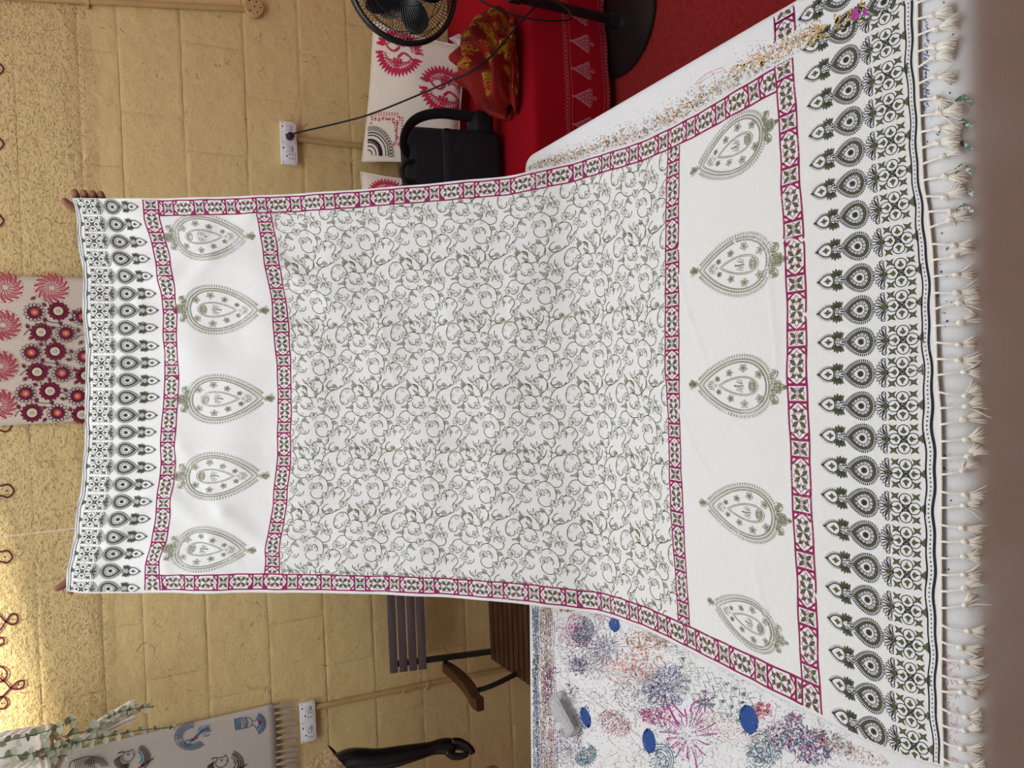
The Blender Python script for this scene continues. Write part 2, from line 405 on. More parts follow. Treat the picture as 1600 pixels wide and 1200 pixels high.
# ---------------- painted loops on the wall
M_loop = ink_mat('plum_wall_paint', srgb(96, 34, 50), srgb(190, 156, 104), 0.1, 0.25, 90)
ink = Ink()
def loop(cx, cy, r, dot=True):
    ink.curve([(-52, cy-r*1.6), (cx-r*2.2, cy-r*1.0), (cx-r*0.9, cy-r*0.75), (cx+r*0.2, cy-r*0.95), (cx+r, cy), (cx+r*0.2, cy+r*0.95), (cx-r*0.9, cy+r*0.75), (cx-r*2.2, cy+r*1.0), (-52, cy+r*1.6)], 2.6, 0, 0)
    if dot: ink.disc((cx-r*0.1, cy), 1.5, 0, 1)
for y in (108, 225, 345): loop(-4, y, 9.5)
loop(8, 665, 10); loop(11, 767, 10.5); loop(9, 870, 10)
for c_ in ([(-8,955),(2,964),(10,972),(20,976),(28,970),(26,961),(18,960),(10,970),(2,982),(-8,992)],
           [(-5,1055),(8,1066),(17,1075),(28,1077),(37,1072),(37,1064),(28,1065),(17,1075),(6,1086),(-6,1098)],
           [(-8,1040),(6,1044),(11,1054),(4,1064),(-8,1066)], [(-8,1090),(5,1089),(12,1098),(6,1107),(-8,1108)], [(-8,1000),(3,996),(6,1004),(-8,1012)]):
    ink.curve(c_, 2.8)
ink.curve([(-52, y_) for y_ in range(60, 1130, 30)], 2.6)
for c_ in ((20,968),(29,1070),(3,1053),(3,1099),(-2,975)): ink.disc(c_, 1.5, 0, 1)
ink.build('painted_motif', on_plane(1, YW, 0.0026), [M_loop], wall)
# ================================================================ the printed shawl, held up by its far end and lying over the table
TBL_Z = 0.75
CN = [(0.548, 0.506), (0.556, 1.578), (-1.62, 1.728), (-1.62, 0.562)]      # table corners: near right, far right, far left, near left
EDGE = ((.045, .0), (.030, .0015), (.018, .006), (.009, .013), (.0025, .025), (0.0, .038))   # soft near edge: inset, fall
def cover_fall(x, y):
    d = y-(0.506+(0.548-x)*0.0258); return np.interp(d, [e_[0] for e_ in EDGE[::-1]], [e_[1] for e_ in EDGE[::-1]])
LINES = [
 [(113,310),(117,325),(121,355),(126,400),(130,430),(132,475),(132.5,550),(132,600),(130,700),(126,750),(120,800),(114,837),(107,875),(104,900),(103,926)],
 [(222,311),(226,345),(237,380),(244,412),(250,450),(254,490),(256,550),(255,600),(254,650),(251,700),(247,762),(242,812),(237,852),(227,882),(225,900),(226,926)],
 [(246,311),(250,342),(259,375),(266,400),(271,425),(275,460),(277,500),(279,550),(279,600),(277,650),(274,725),(270,762),(266,812),(261,850),(252,874),(250,897),(250,926)],
 [(398,308),(400,330),(407,375),(415,420),(424,462),(427,512),(432,575),(433,640),(432,720),(425,790),(416,850),(412,890),(411,926)],
 [(420,308),(422,330),(432,382),(440,425),(446,470),(452,512),(455,562),(456,640),(455,720),(449,790),(440,840),(437,890),(436,926)],
 [(1044,200),(1044,230),(1041,300),(1040,375),(1039,500),(1039,587),(1041,600),(1045,662),(1046,750),(1049,812),(1056,900),(1059,950),(1063,1000)],
 [(1063,190),(1062,222),(1062,300),(1061,375),(1062,525),(1062,600),(1064,675),(1065,740),(1069,812),(1073,897),(1078,970),(1082,1018)],
 [(1209,95),(1210,107),(1214,140),(1220,250),(1220,300),(1225,362),(1226,400),(1230,500),(1229,597),(1236,725),(1237,775),(1241,850),(1245,900),(1247,975),(1252,1050),(1254,1107)],
 [(1239,85),(1246,175),(1251,297),(1257,357),(1260,450),(1262,550),(1262,600),(1266,700),(1269,787),(1274,887),(1279,987),(1280,1040),(1286,1124)],
 [(1412,4),(1417,100),(1421,175),(1426,297),(1432,350),(1439,425),(1442,525),(1444,597),(1444,650),(1446,725),(1448,825),(1447,900),(1451,1000),(1453,1100),(1460,1190)],
 [(1434,-8),(1435,100),(1439,200),(1444,297),(1450,325),(1458,400),(1462,500),(1466,597),(1471,650),(1472,750),(1472,875),(1472,925),(1472,1075),(1475,1196)]]
ER = np.array([(60,310),(113,310),(222,310),(375,307),(532,299),(700,284),(800,274),(887,255),(950,235),(1000,219),(1045,198),(1100,168),(1150,137),(1212,100),(1240,85),(1300,54),(1410,3),(1440,-11),(1500,-40)], float)
EL = np.array([(60,921),(103,922),(112,926),(300,927),(400,926),(607,929),(765,938),(800,942),(945,960),(1012,985),(1082,1020),(1200,1082),(1286,1125),(1350,1157),(1425,1187),(1475,1198),(1500,1206)], float)
vs = np.arange(60, 1501, 2.0)
def smooth1(a, k):
    w = np.hanning(2*k+3)[1:-1]; w /= w.sum(); pad = np.concatenate([2*a[0]-a[k:0:-1], a, 2*a[-1]-a[-2:-k-2:-1]])
    return np.convolve(pad, w, 'valid')
ERy = smooth1(np.interp(vs, ER[:, 0], ER[:, 1]), 14); ELy = smooth1(np.interp(vs, EL[:, 0], EL[:, 1]), 14)
zp = np.array([(60,1.845),(130,1.83),(250,1.81),(425,1.785),(600,1.745),(720,1.69),(830,1.622),(900,1.592),(950,1.572),(1050,1.49),(1100,1.47),(1600,1.46)])
ZP = smooth1(np.interp(vs, zp[:, 0], zp[:, 1]), 40)
NP_, NQ = 150, 430
W = 0.97
ps = np.linspace(0, 1, NP_)
PL = np.zeros((NP_, 11))
for k, L in enumerate(LINES):
    L = np.array(L, float); y0, y1 = L[0, 1], L[-1, 1]
    PL[:, k] = smooth1(np.interp(y0+(y1-y0)*ps, L[:, 1], L[:, 0]), 2)
def col_pts(V, p):
    y = np.interp(V, vs, ERy)*(1-p)+np.interp(V, vs, ELy)*p
    d = ray(V, y); vd = V-0.035*(y-600)
    zprof = np.interp(vd, vs, ZP); ztab = (TBL_Z+0.0065-EYE)/d[:, 2]
    ztab = np.where(d[:, 2] < -0.05, ztab, 9.0); k = 0.03
    mn = np.minimum(zprof, ztab)
    z = mn - k*np.log(np.exp(-(zprof-mn)/k)+np.exp(-(ztab-mn)/k))
    return C_O+z[:, None]*d, y
def col_s(p, k):
    V = np.linspace(PL[k, 0], PL[k, 10], 900); pts, y = col_pts(V, p)
    s = np.concatenate([[0], np.cumsum(np.linalg.norm(np.diff(pts, axis=0), axis=1))])
    return V, y, pts, s
V, y, pts, s = col_s(0.5, NP_//2)
QK = np.interp(PL[NP_//2], V, s)
qs = np.linspace(0, QK[-1], NQ)
G = np.zeros((NP_, NQ, 3)); RX = np.zeros((NP_, NQ)); RY = np.zeros((NP_, NQ))
for i, p in enumerate(ps):
    V, y, pts, s = col_s(p, i); sk = np.interp(PL[i], V, s)
    sq = np.interp(qs, QK, sk)
    for a in range(3): G[i, :, a] = np.interp(sq, s, pts[:, a])
    RX[i] = np.interp(sq, s, V); RY[i] = np.interp(sq, s, y)
def normals(G):
    n = np.cross(np.gradient(G, axis=0), np.gradient(G, axis=1)); n /= np.linalg.norm(n, axis=2)[..., None]
    return n*np.where((n*(C_O-G)).sum(2) < 0, -1, 1)[..., None]
NRM = normals(G)
# folds: soft billows where it hangs, pressed creases, pulls from the two hands
hang = 1/(1+np.exp((RX-900)/50.0))
XX, QQ = ps[:, None]*W, qs[None, :]
disp = np.zeros((NP_, NQ))
for k in range(9):
    a = RNG.uniform(-0.5, 0.5)+(math.pi/2 if k % 3 else 0); lam = RNG.uniform(0.10, 0.32); ph = RNG.uniform(0, 6.28)
    disp += RNG.uniform(0.0008, 0.0022)*np.sin(6.283/lam*(XX*math.sin(a)+QQ*math.cos(a))+ph+0.8*np.sin(XX*9+k))
disp = disp*hang + (0.0006+0.0005*np.sin(XX*31+QQ*12)*np.sin(QQ*23))*(1-hang)
def crease(seg, A, sg):
    global disp
    for (x0, y0), (x1, y1) in zip(seg[:-1], seg[1:]):
        dx, dy = x1-x0, y1-y0; L2 = dx*dx+dy*dy
        t = np.clip(((RX-x0)*dx+(RY-y0)*dy)/L2, 0, 1)
        d2 = (RX-x0-t*dx)**2+(RY-y0-t*dy)**2
        disp = np.maximum(disp, disp+A*np.exp(-d2/(sg*sg))) if A > 0 else disp+A*np.exp(-d2/(sg*sg))
for seg in ([(1062,432),(1078,492),(1108,580)], [(1062,388),(1150,378),(1260,372)], [(1132,640),(1192,706)], [(1258,492),(1330,498)], [(1320,510),(1372,482)],
            [(1062,640),(1085,700),(1110,745)], [(1200,420),(1215,560),(1206,640)], [(1275,930),(1340,990)], [(1180,880),(1205,1000)], [(1260,300),(1310,285)]):
    crease(seg, 0.0024, 3.4)
for seg in ([(250,440),(310,372),(340,330)], [(280,470),(330,400),(390,340)], [(430,400),(470,440),(520,470)], [(260,770),(330,840),(380,890)], [(285,700),(350,800),(420,860)],
            [(150,330),(180,400),(220,480)], [(140,890),(190,830),(235,770)], [(255,860),(262,900)], [(470,860),(600,900)], [(560,340),(700,330)], [(700,500),(820,520)], [(640,700),(900,720)]):
    crease(seg, 0.0045, 12)
for seg in ([(420,702),(445,704)], [(283,702),(420,704)], [(800,330),(800,600)], [(590,480),(615,590)], [(460,500),(520,560)], [(700,720),(760,700),(780,640)]):
    crease(seg, 0.002, 4)
disp = np.maximum(disp, -0.004)
G = G+NRM*disp[..., None]
NRM = normals(G)
def S(V, Z):
    """fabric metres (across, along) -> surface point, lifted by the ink"""
    a = np.clip(V[:, 0]/W, 0, 1)*(NP_-1); b = np.clip(V[:, 1]/qs[-1], 0, 1)*(NQ-1)
    i = np.minimum(a.astype(int), NP_-2); j = np.minimum(b.astype(int), NQ-2); a = (a-i)[:, None]; b = (b-j)[:, None]
    f = lambda A: A[i, j]*(1-a)*(1-b)+A[i+1, j]*a*(1-b)+A[i, j+1]*(1-a)*b+A[i+1, j+1]*a*b
    return f(G)+f(NRM)*(0.00025+0.00009*Z)[:, None]

shawl = thing('printed_shawl', 'off-white block-printed shawl with magenta bands and olive motifs, held up over the table', 'shawl', (0, 1.0, TBL_Z))
idx = np.arange(NP_*NQ).reshape(NP_, NQ)
FQ = np.stack([idx[:-1, :-1], idx[1:, :-1], idx[1:, 1:], idx[:-1, 1:]], -1).reshape(-1, 4)
V2 = np.concatenate([G.reshape(-1, 3), (G-NRM*0.0012).reshape(-1, 3)])
n0 = NP_*NQ
per = np.concatenate([idx[:, 0], idx[-1, 1:], idx[-2::-1, -1], idx[0, -2:0:-1]])
side = np.stack([per, np.roll(per, -1), np.roll(per, -1)+n0, per+n0], 1)
FA = np.concatenate([FQ, FQ[:, ::-1]+n0, side])
mesh_np('cloth', V2, FA, M_shawl, shawl, smooth=True)

# ---- vine block, traced tile
def vine_tile():
    t = Ink(); w = 12.5
    for c in ([(165,235),(165,300),(110,330),(50,300),(25,210),(45,120),(95,60),(150,42),(210,60),(255,100),(285,165),(300,200)],
        [(320,210),(350,185),(400,180),(460,205),(505,250),(518,300),(505,330)], [(425,405),(375,400),(330,365),(325,310)],
        [(700,-10),(690,60),(660,120),(620,150),(570,190),(530,210),(480,205),(460,205)], [(245,30),(240,80),(265,120)], [(340,10),(385,5),(412,40),(415,85)],
        [(290,285),(245,295),(235,330),(240,430),(270,480),(320,520),(380,540),(440,535),(490,535)],
        [(600,525),(650,500),(710,500),(760,525),(800,560),(830,585),(890,585),(940,555),(960,500),(950,460)],
        [(870,370),(830,375),(800,410),(800,460)], [(900,360),(860,310),(838,250),(850,200)],
        [(245,455),(200,450),(150,465),(110,510),(90,560)], [(150,665),(200,680),(245,650),(275,600),(265,560)],
        [(70,680),(20,710),(-5,745)], [(960,700),(920,750),(905,785)], [(20,712),(80,700),(140,720),(185,770),(200,830),(165,890),(130,930),(120,960)],
        [(150,1030),(140,1070),(80,1100),(0,1145)], [(220,930),(255,890),(290,870),(315,810)], [(330,820),(370,845),(420,845),(460,810),(470,765)],
        [(330,670),(335,630),(370,600),(390,570),(400,545)], [(740,375),(735,440),(700,485),(660,500)],
        [(735,260),(745,210),(770,170),(800,130),(850,95),(920,75),(980,40),(1010,0)], [(725,255),(690,225),(640,225),(615,260),(612,300)],
        [(670,640),(710,625),(750,660),(768,700),(755,745)], [(580,760),(590,820),(620,865),(680,900),(750,890),(795,860)], [(855,765),(865,720),(850,640),(830,585)],
        [(770,885),(800,930),(795,980),(760,1025),(735,1030)], [(560,1000),(590,980),(620,975),(680,985),(720,1030),(745,1080),(745,1150),(735,1200)],
        [(505,1000),(495,960),(510,935)], [(490,1055),(450,1040),(410,990),(405,955)], [(540,1100),(570,1160),(620,1180),(655,1125)],
        [(890,995),(840,1020),(808,1080),(820,1140),(870,1165),(940,1150)], [(370,1075),(420,1080),(465,1120),(470,1190)], [(895,785),(950,770),(980,820),(965,890)],
        [(300,1150),(310,1110)], [(745,0),(780,35),(830,38),(860,10)]):
        t.curve(c, w, 0, 0, n=4)
    for (x, y, r) in ((80,295,19),(365,370,20),(375,30,19),(840,405,18),(880,290,17),(220,625,19),(145,770,15),(112,806,20),(255,905,19),(400,810,19),(672,245,18),(728,670,18),(775,965,18),(450,1010,19),(580,1140,18),(850,1130,18),(430,1115,18),(955,820,17),(30,800,18)):
        t.ring((x, y), r, 8, 0, 0, n=9)
    def grapes(x, y, dx, dy):
        L = math.hypot(dx, dy); ux, uy = dx/L, dy/L; nx, ny = -uy, ux
        for (a, b) in ((0,0),(0,1),(0,-1),(1,.5),(1,-.5),(-1,.5),(-1,-.5),(2,0),(2.9,0),(3.8,0)):
            if a > 2.2 and L < 60: continue
            t.ring((x+ux*a*23+nx*b*25, y+uy*a*23+ny*b*25), 13, 7.5, 0, 0, n=8)
    for g in ((585,130,0,85),(260,12,20,0),(412,160,-62,-60),(225,375,-85,10),(385,600,75,55),(690,425,-66,-46),(885,655,25,10),(650,968,-30,-40),(930,1100,55,20),(320,1080,-32,-62)): grapes(*g)
    def vleaf(x, y, a, r=76):
        o = []
        for k in range(15):
            an = a+math.radians(-160+320*k/14); rr = r*((1.0 if k % 2 else 0.64)*(1.22 if k == 7 else 1)*(0.8 if k in (0, 14) else 1)); o.append((x+rr*math.cos(an), y+rr*0.92*math.sin(an)))
        t.stroke(np.array(o), 11, 0, 0, closed=True)
        for k in (-0.7, -0.25, 0.2, 0.65):
            t.line((x-0.4*r*math.cos(a)+.12*r*math.cos(a+k*2.2), y-0.4*r*math.sin(a)+.12*r*math.sin(a+k*2.2)), (x+0.42*r*math.cos(a+k*1.3), y+0.42*r*math.sin(a+k*1.3)), 6.5)
    for l in ((265,235,2.6),(475,360,0.2),(540,518,1.7),(915,405,1.2),(112,615,-2.2),(180,975,1.5),(305,735,2.7),(755,318,0.5),(620,690,-2),(838,830,1.3),(545,1048,0.9)): vleaf(*l)
    for tr in (((120,65),(150,125),(178,108),(165,58)),((40,150),(85,180),(40,210)),((315,475),(350,525),(375,475)),((712,520),(755,550),(705,575)),((725,90),(770,85),(790,150),(765,165))):
        t.stroke(np.array(tr), 8, 0, 0, closed=True)
    return t
VT = vine_tile(); vine = Ink()
TQ, TP = 0.139, 0.149
q4, q5 = QK[4]+0.002, QK[5]-0.001
def clip_vine(Cc): return (Cc[:, 0] > 0.046*W) & (Cc[:, 0] < 0.953*W) & (Cc[:, 1] > q4) & (Cc[:, 1] < q5)
nq_t = int((q5-q4)/TQ)+2
for a in range(-1, 8):
    for b in range(-1, nq_t):
        f = lambda V, a=a, b=b: np.stack([0.02+a*TP+V[:, 1]/1080*TP+b*0.002, q4-0.03+b*TQ+V[:, 0]/960*TQ+0.006*(a % 2)], 1)
        vine.place(VT, f, clip_vine)
vine.build('vine_print', S, [I_vine], shawl)

# ---- magenta bands
def band_cells(L, pitch=0.0815, w=0.040, start=0.0):
    """straight band: along x from 0 to L, across y from 0 to w. inks: 0 magenta 1 olive 2 reserve"""
    t = Ink(); n = max(2, int(L/0.006))
    for k, yy in enumerate((0.0014, w-0.0014)):
        xs = np.linspace(0, L, n); t.stroke(np.stack([xs, yy+0.0004*np.sin(xs*90+k)], 1), 0.0034, 0, 0)
    x = -start; sq = 0.0245; i = 0
    def inr(a): return 0 <= a <= L
    while x < L:
        # square cell
        if True:
            cx, cy = x+sq/2, w/2
            for xx in (x, x+sq): t.line((xx, 0.002), (xx, w-0.002), 0.0027, 0, 0, 6)
            for sx in (-1, 1):
                for sy in (-1, 1):
                    t.leaf((cx+sx*.0015, cy+sy*.002), (cx+sx*.0092, cy+sy*.0132), .0054, 1, 1); t.leaf_line((cx+sx*.0015, cy+sy*.002), (cx+sx*.0092, cy+sy*.0132), .0054, .0006, 3, 2)
            for an in range(4):
                d = np.array([math.cos(an*math.pi/2), math.sin(an*math.pi/2)*1.4]); pnn = np.array([-d[1], d[0]])/1.2
                t.stroke(np.array([d*.003, d*.0075+pnn*.0035, d*.0098, d*.0075-pnn*.0035, d*.003])+np.array([cx, cy]), .0011, 0, 1)
            t.ring((cx, cy), .0014, .0007, 0, 2, 8)
        a, b = x+sq, x+pitch; hl = b-a
        if True:
            cx, cy = (a+b)/2, w/2
            for (xe, sg) in ((a, 1), (b, -1)):
                for sy in (-1, 1):
                    t.poly([(xe, cy+sy*(w/2-.002)), (xe+sg*.013, cy+sy*(w/2-.002)), (xe+sg*.0105, cy+sy*.0118), (xe+sg*.0055, cy+sy*.0075), (xe+sg*.0018, cy), (xe, cy)], 0, 0)
                    t.poly([(xe+sg*.0028, cy+sy*.0148), (xe+sg*.0078, cy+sy*.0155), (xe+sg*.0034, cy+sy*.0088)], 2, 1)
            hexo = [(a+.0042, cy), (a+.009, cy+.0055), (a+.0125, cy+.0125), (a+.016, cy+.0158), (b-.016, cy+.0158), (b-.0125, cy+.0125), (b-.009, cy+.0055), (b-.0042, cy),
                    (b-.009, cy-.0055), (b-.0125, cy-.0125), (b-.016, cy-.0158), (a+.016, cy-.0158), (a+.0125, cy-.0125), (a+.009, cy-.0055)]
            for sx in (-1, 1):
                for sy in (-1, 1):
                    t.leaf((cx+sx*.001, cy+sy*.0015), (cx+sx*.0088, cy+sy*.0132), .0052, 1, 1); t.leaf_line((cx+sx*.001, cy+sy*.0015), (cx+sx*.0088, cy+sy*.0132), .0052, .0006, 3, 2)
                    t.leaf((cx+sx*.0135, cy+sy*.001), (cx+sx*.0175, cy+sy*.0112), .0048, 1, 1); t.leaf_line((cx+sx*.0135, cy+sy*.001), (cx+sx*.0175, cy+sy*.0112), .0048, .0006, 3, 2)
                    for kk in (0, 1, 2): t.line((cx+sx*(.0068+.0022*kk), cy+sy*(.0035+.001*kk)), (cx+sx*(.0095+.0022*kk), cy+sy*(.0112-.0012*kk)), .0012, 0, 1)
                t.stroke(np.array([(cx+sx*.016, cy-.0065), (cx+sx*.0195, cy-.003), (cx+sx*.0235, cy), (cx+sx*.0195, cy+.003), (cx+sx*.016, cy+.0065)]), .0011, 0, 1)
                t.ring((cx+sx*.0118, cy), .0016, .0007, 0, 1, 8)
            for sy in (-1, 1): t.curve([(cx-.006, cy+sy*.0085), (cx, cy+sy*.0135), (cx+.006, cy+sy*.0085)], .0011, 0, 1)
            t.ring((cx, cy), .0015, .0008, 0, 2, 8)
        x += pitch
    return t
def hband(k0, k1, x0, x1, start=0.0):
    L = x1-x0; t = band_cells(L, w=QK[k1]-QK[k0], start=start)
    o = Ink(); o.place(t, lambda V: np.stack([V[:, 0]+x0, V[:, 1]+QK[k0]], 1), lambda c_: (c_[:, 0] > x0) & (c_[:, 0] < x1)); return o.build('band_print', S, BM, shawl)
BM = [I_mag, I_olive, I_white, I_black]
hband(1, 2, 0.004*W, 0.993*W, 0.0); hband(7, 8, 0.004*W, 0.993*W, 0.0)
hband(3, 4, 0.046*W, 0.953*W, 0.06); hband(5, 6, 0.046*W, 0.953*W, 0.055)
for x0 in (0.005*W, 0.9525*W):
    t = band_cells(QK[7]-QK[2], start=0.07 if x0 < .5 else 0.02)
    o = Ink(); o.place(t, lambda V, x0=x0: np.stack([V[:, 1]*0.98+x0, V[:, 0]+QK[2]], 1), lambda c_: (c_[:, 1] > QK[2]) & (c_[:, 1] < QK[7])); o.build('band_print', S, BM, shawl)

# ---- olive border column: bud, drop, palmette, quatrefoil, between x 155..1340 of the traced drawing (centre line y = 0)
def drop_outline(x0, x1, hw, n=48, xm=0.62):
    a = np.linspace(0, 2*math.pi, n, endpoint=False); c = np.cos(a)
    t = (1-c)/2
    h = hw*np.sin(a)*np.abs(np.sin(a/2))**0.75*1.12
    return np.stack([x0+(x1-x0)*t, h], 1)
def border_column():
    t = Ink(); BK, OL, RS = 0, 1, 2
    # bud
    o = drop_outline(170, 350, 82, 30); t.stroke(o, 11, BK, 1, closed=True)
    for k in range(30):
        x, y = o[k]
        if x < 320:
            nx, ny = x-270, y*1.7; L = math.hypot(nx, ny) or 1; t.stroke(np.array([(x, y), (x+nx/L*34-6, y+ny/L*34)]), np.array([12, 4]), BK, 1)
    t.poly([(228,0),(262,-14),(275,-38),(292,-14),(325,0),(292,16),(275,40),(262,16)], OL, 1); t.stroke(np.array([(228,0),(262,-14),(275,-38),(292,-14),(325,0),(292,16),(275,40),(262,16)]), 6, BK, 2, True)
    for sy in (-1, 1):
        for (a, b, w_) in (((372,28),(318,95),30),((380,40),(345,125),32),((392,45),(385,140),34),((404,48),(430,128),36),((410,42),(465,118),36)):
            t.leaf((a[0], sy*a[1]), (b[0], sy*b[1]), w_, OL, 1); t.leaf_line((a[0], sy*a[1]), (b[0], sy*b[1]), w_, 6, BK, 2)
        t.ring((437, sy*48), 17, 7, BK, 2, 10); t.curve([(420, sy*25), (455, sy*25), (456, sy*55)], 7, BK, 2)
        t.line((345, sy*12), (425, sy*30), 7, BK, 2)
    for xx in (365, 390, 412): t.line((xx, -26), (xx, 26), 6, BK, 2)
    t.leaf((428, 0), (505, 0), 20, BK, 2)
    # drop
    o = drop_outline(500, 800, 146, 60)
    t.stroke(o, 10, BK, 2, True)
    def shrink(f): return np.stack([660+(o[:, 0]-660)*f, o[:, 1]*f], 1)
    t.stroke(shrink(0.885), 22, OL, 1, True); t.stroke(shrink(0.80), 10, BK, 2, True); t.stroke(shrink(0.50), 7, BK, 2, True)
    ri = shrink(0.63)
    ri = shrink(0.65)
    for k in range(0, 60, 4): t.ring(ri[k], 11, 6, BK, 2, 8)
    for k in range(7):
        a = k*6.283/7; t.disc((668+22*math.cos(a), 22*math.sin(a)), 14, OL, 1, 8); t.ring((668+22*math.cos(a), 22*math.sin(a)), 14, 5, BK, 2, 8)
    t.disc((668, 0), 9, BK, 3, 8)
    oc = np.concatenate([o, o[:1]]); sl_ = np.concatenate([[0], np.cumsum(np.linalg.norm(np.diff(oc, axis=0), axis=1))])
    for sv in np.linspace(0, sl_[-1], 46, endpoint=False)+sl_[-1]/92:
        x, y = np.interp(sv, sl_, oc[:, 0]), np.interp(sv, sl_, oc[:, 1]); x2, y2 = np.interp((sv+4) % sl_[-1], sl_, oc[:, 0]), np.interp((sv+4) % sl_[-1], sl_, oc[:, 1])
        d = np.array([y2-y, -(x2-x)]); d = d/np.linalg.norm(d)
        if np.dot(d, (x-690, y)) < 0: d = -d
        t.stroke(np.array([(x+d[0]*11, y+d[1]*11), (x+d[0]*42-5, y+d[1]*42)]), np.array([11, 13]), BK, 1)
    # palmette
    for k in range(11):
        a = math.radians(92+176*k/10); r0, r1 = 58, (140 if 0 < k < 10 else 150)
        cx, cy = 955, 0; sx = .92; sy = 1.16
        p0 = (cx+r0*math.cos(a)*sx*.8, cy+r0*math.sin(a)*sy); p1 = (cx+r1*math.cos(a)*sx, cy+r1*math.sin(a)*sy)
        if k in (0, 10):
            s_ = 1 if k == 0 else -1; t.curve([(975, s_*40), (945, s_*90), (948, s_*150), (930, s_*165), (905, s_*150), (915, s_*95), (930, s_*45)], 8, BK, 2)
        else: t.leaf_line(p0, p1, 42, 7, BK, 2)
    st = [(888,-5),(925,-22),(945,-65),(962,-22),(995,0),(962,22),(945,65),(925,22)]
    t.poly(st, OL, 1); t.stroke(np.array(st, float), 8, BK, 2, True); t.disc((938, 0), 10, BK, 3, 8)
    # quatrefoil
    cx, cy = 1128, 0
    for k in range(4):
        a = k*math.pi/2; qx, qy = cx+92*math.cos(a), cy+98*math.sin(a)
        t.ring((qx, qy), 66, 9, BK, 2, 22)
        d = np.array([math.cos(a), math.sin(a)]); n_ = np.array([-d[1], d[0]]); c0 = np.array([qx, qy])
        lf = [c0-d*34, c0-d*12+n_*34, c0+d*4+n_*14, c0+d*42, c0+d*4-n_*14, c0-d*12-n_*34]
        t.poly([tuple(v) for v in lf], OL, 1); t.stroke(np.array(lf), 6, BK, 2, True)
        b = a+math.pi/4; d2 = np.array([math.cos(b), math.sin(b)]); t.leaf(np.array([cx, cy])+d2*10, np.array([cx, cy])+d2*62, 24, OL, 1); t.leaf_line(np.array([cx, cy])+d2*10, np.array([cx, cy])+d2*62, 24, 6, BK, 2)
        sx, sy = (1 if math.cos(b) > 0 else -1), (1 if math.sin(b) > 0 else -1)
        c1 = np.array([cx+sx*112, cy+sy*128])
        s4 = [(-44,-40),(0,-18),(44,-40),(20,0),(44,40),(0,18),(-44,40),(-20,0)]
        s4 = [(c1[0]+u, c1[1]+v) for u, v in s4]; t.poly(s4, OL, 1); t.stroke(np.array(s4), 7, BK, 2, True)
    t.disc((cx, cy), 14, BK, 3, 8)
    t.poly([(1278,0),(1338,-62),(1338,62)], OL, 1); t.stroke(np.array([(1270,0),(1338,-64),(1338,64)], float), 8, BK, 2, True)
    return t
BC = border_column()
def border_band(bottom):
    o = Ink()
    if bottom: qa, qb = QK[8]+0.0205, QK[9]
    else: qa, qb = QK[1]-0.013, QK[0]+0.0125
    n = 23; cells = 22.4
    for i in range(n):
        xc = W*(0.0215+i/cells*0.985) if not bottom else W*(0.0455+(i-1)*0.0446)
        if xc > W*0.992: continue
        j = random.uniform(-.0012, .0012); jq = random.uniform(-.001, .001)
        f = lambda V, xc=xc, j=j, jq=jq: np.stack([xc+j*(V[:, 0]-700)/400+V[:, 1]*0.0001135, qa+jq+(V[:, 0]-155)/(1335-155)*(qb-qa)], 1)
        o.place(BC, f, lambda c_: c_[:, 0] < W*0.996)
    sg = 1 if bottom else -1; xs = np.linspace(0.004*W, 0.997*W, 220); wob = 0.0012*np.sin(xs*55)+0.0009*np.sin(xs*121+1)
    o.stroke(np.stack([xs, qb+wob], 1), 0.0019, 0, 2); o.stroke(np.stack([xs, qb+sg*(0.0098 if bottom else 0.0072)+wob], 1), 0.0034 if bottom else 0.0014, 0, 2)
    dd = np.linspace(0.006*W, 0.995*W, 175); wd = 0.0012*np.sin(dd*55)+0.0009*np.sin(dd*121+1)
    for x_, w_ in zip(dd, wd): o.disc((x_, qb+sg*(0.0049 if bottom else 0.0038)+w_), 0.0011 if bottom else 0.0009, 0, 2, 6)
    return o.build('border_print', S, [I_black, I_olive, I_white], shawl)
border_band(True); border_band(False)

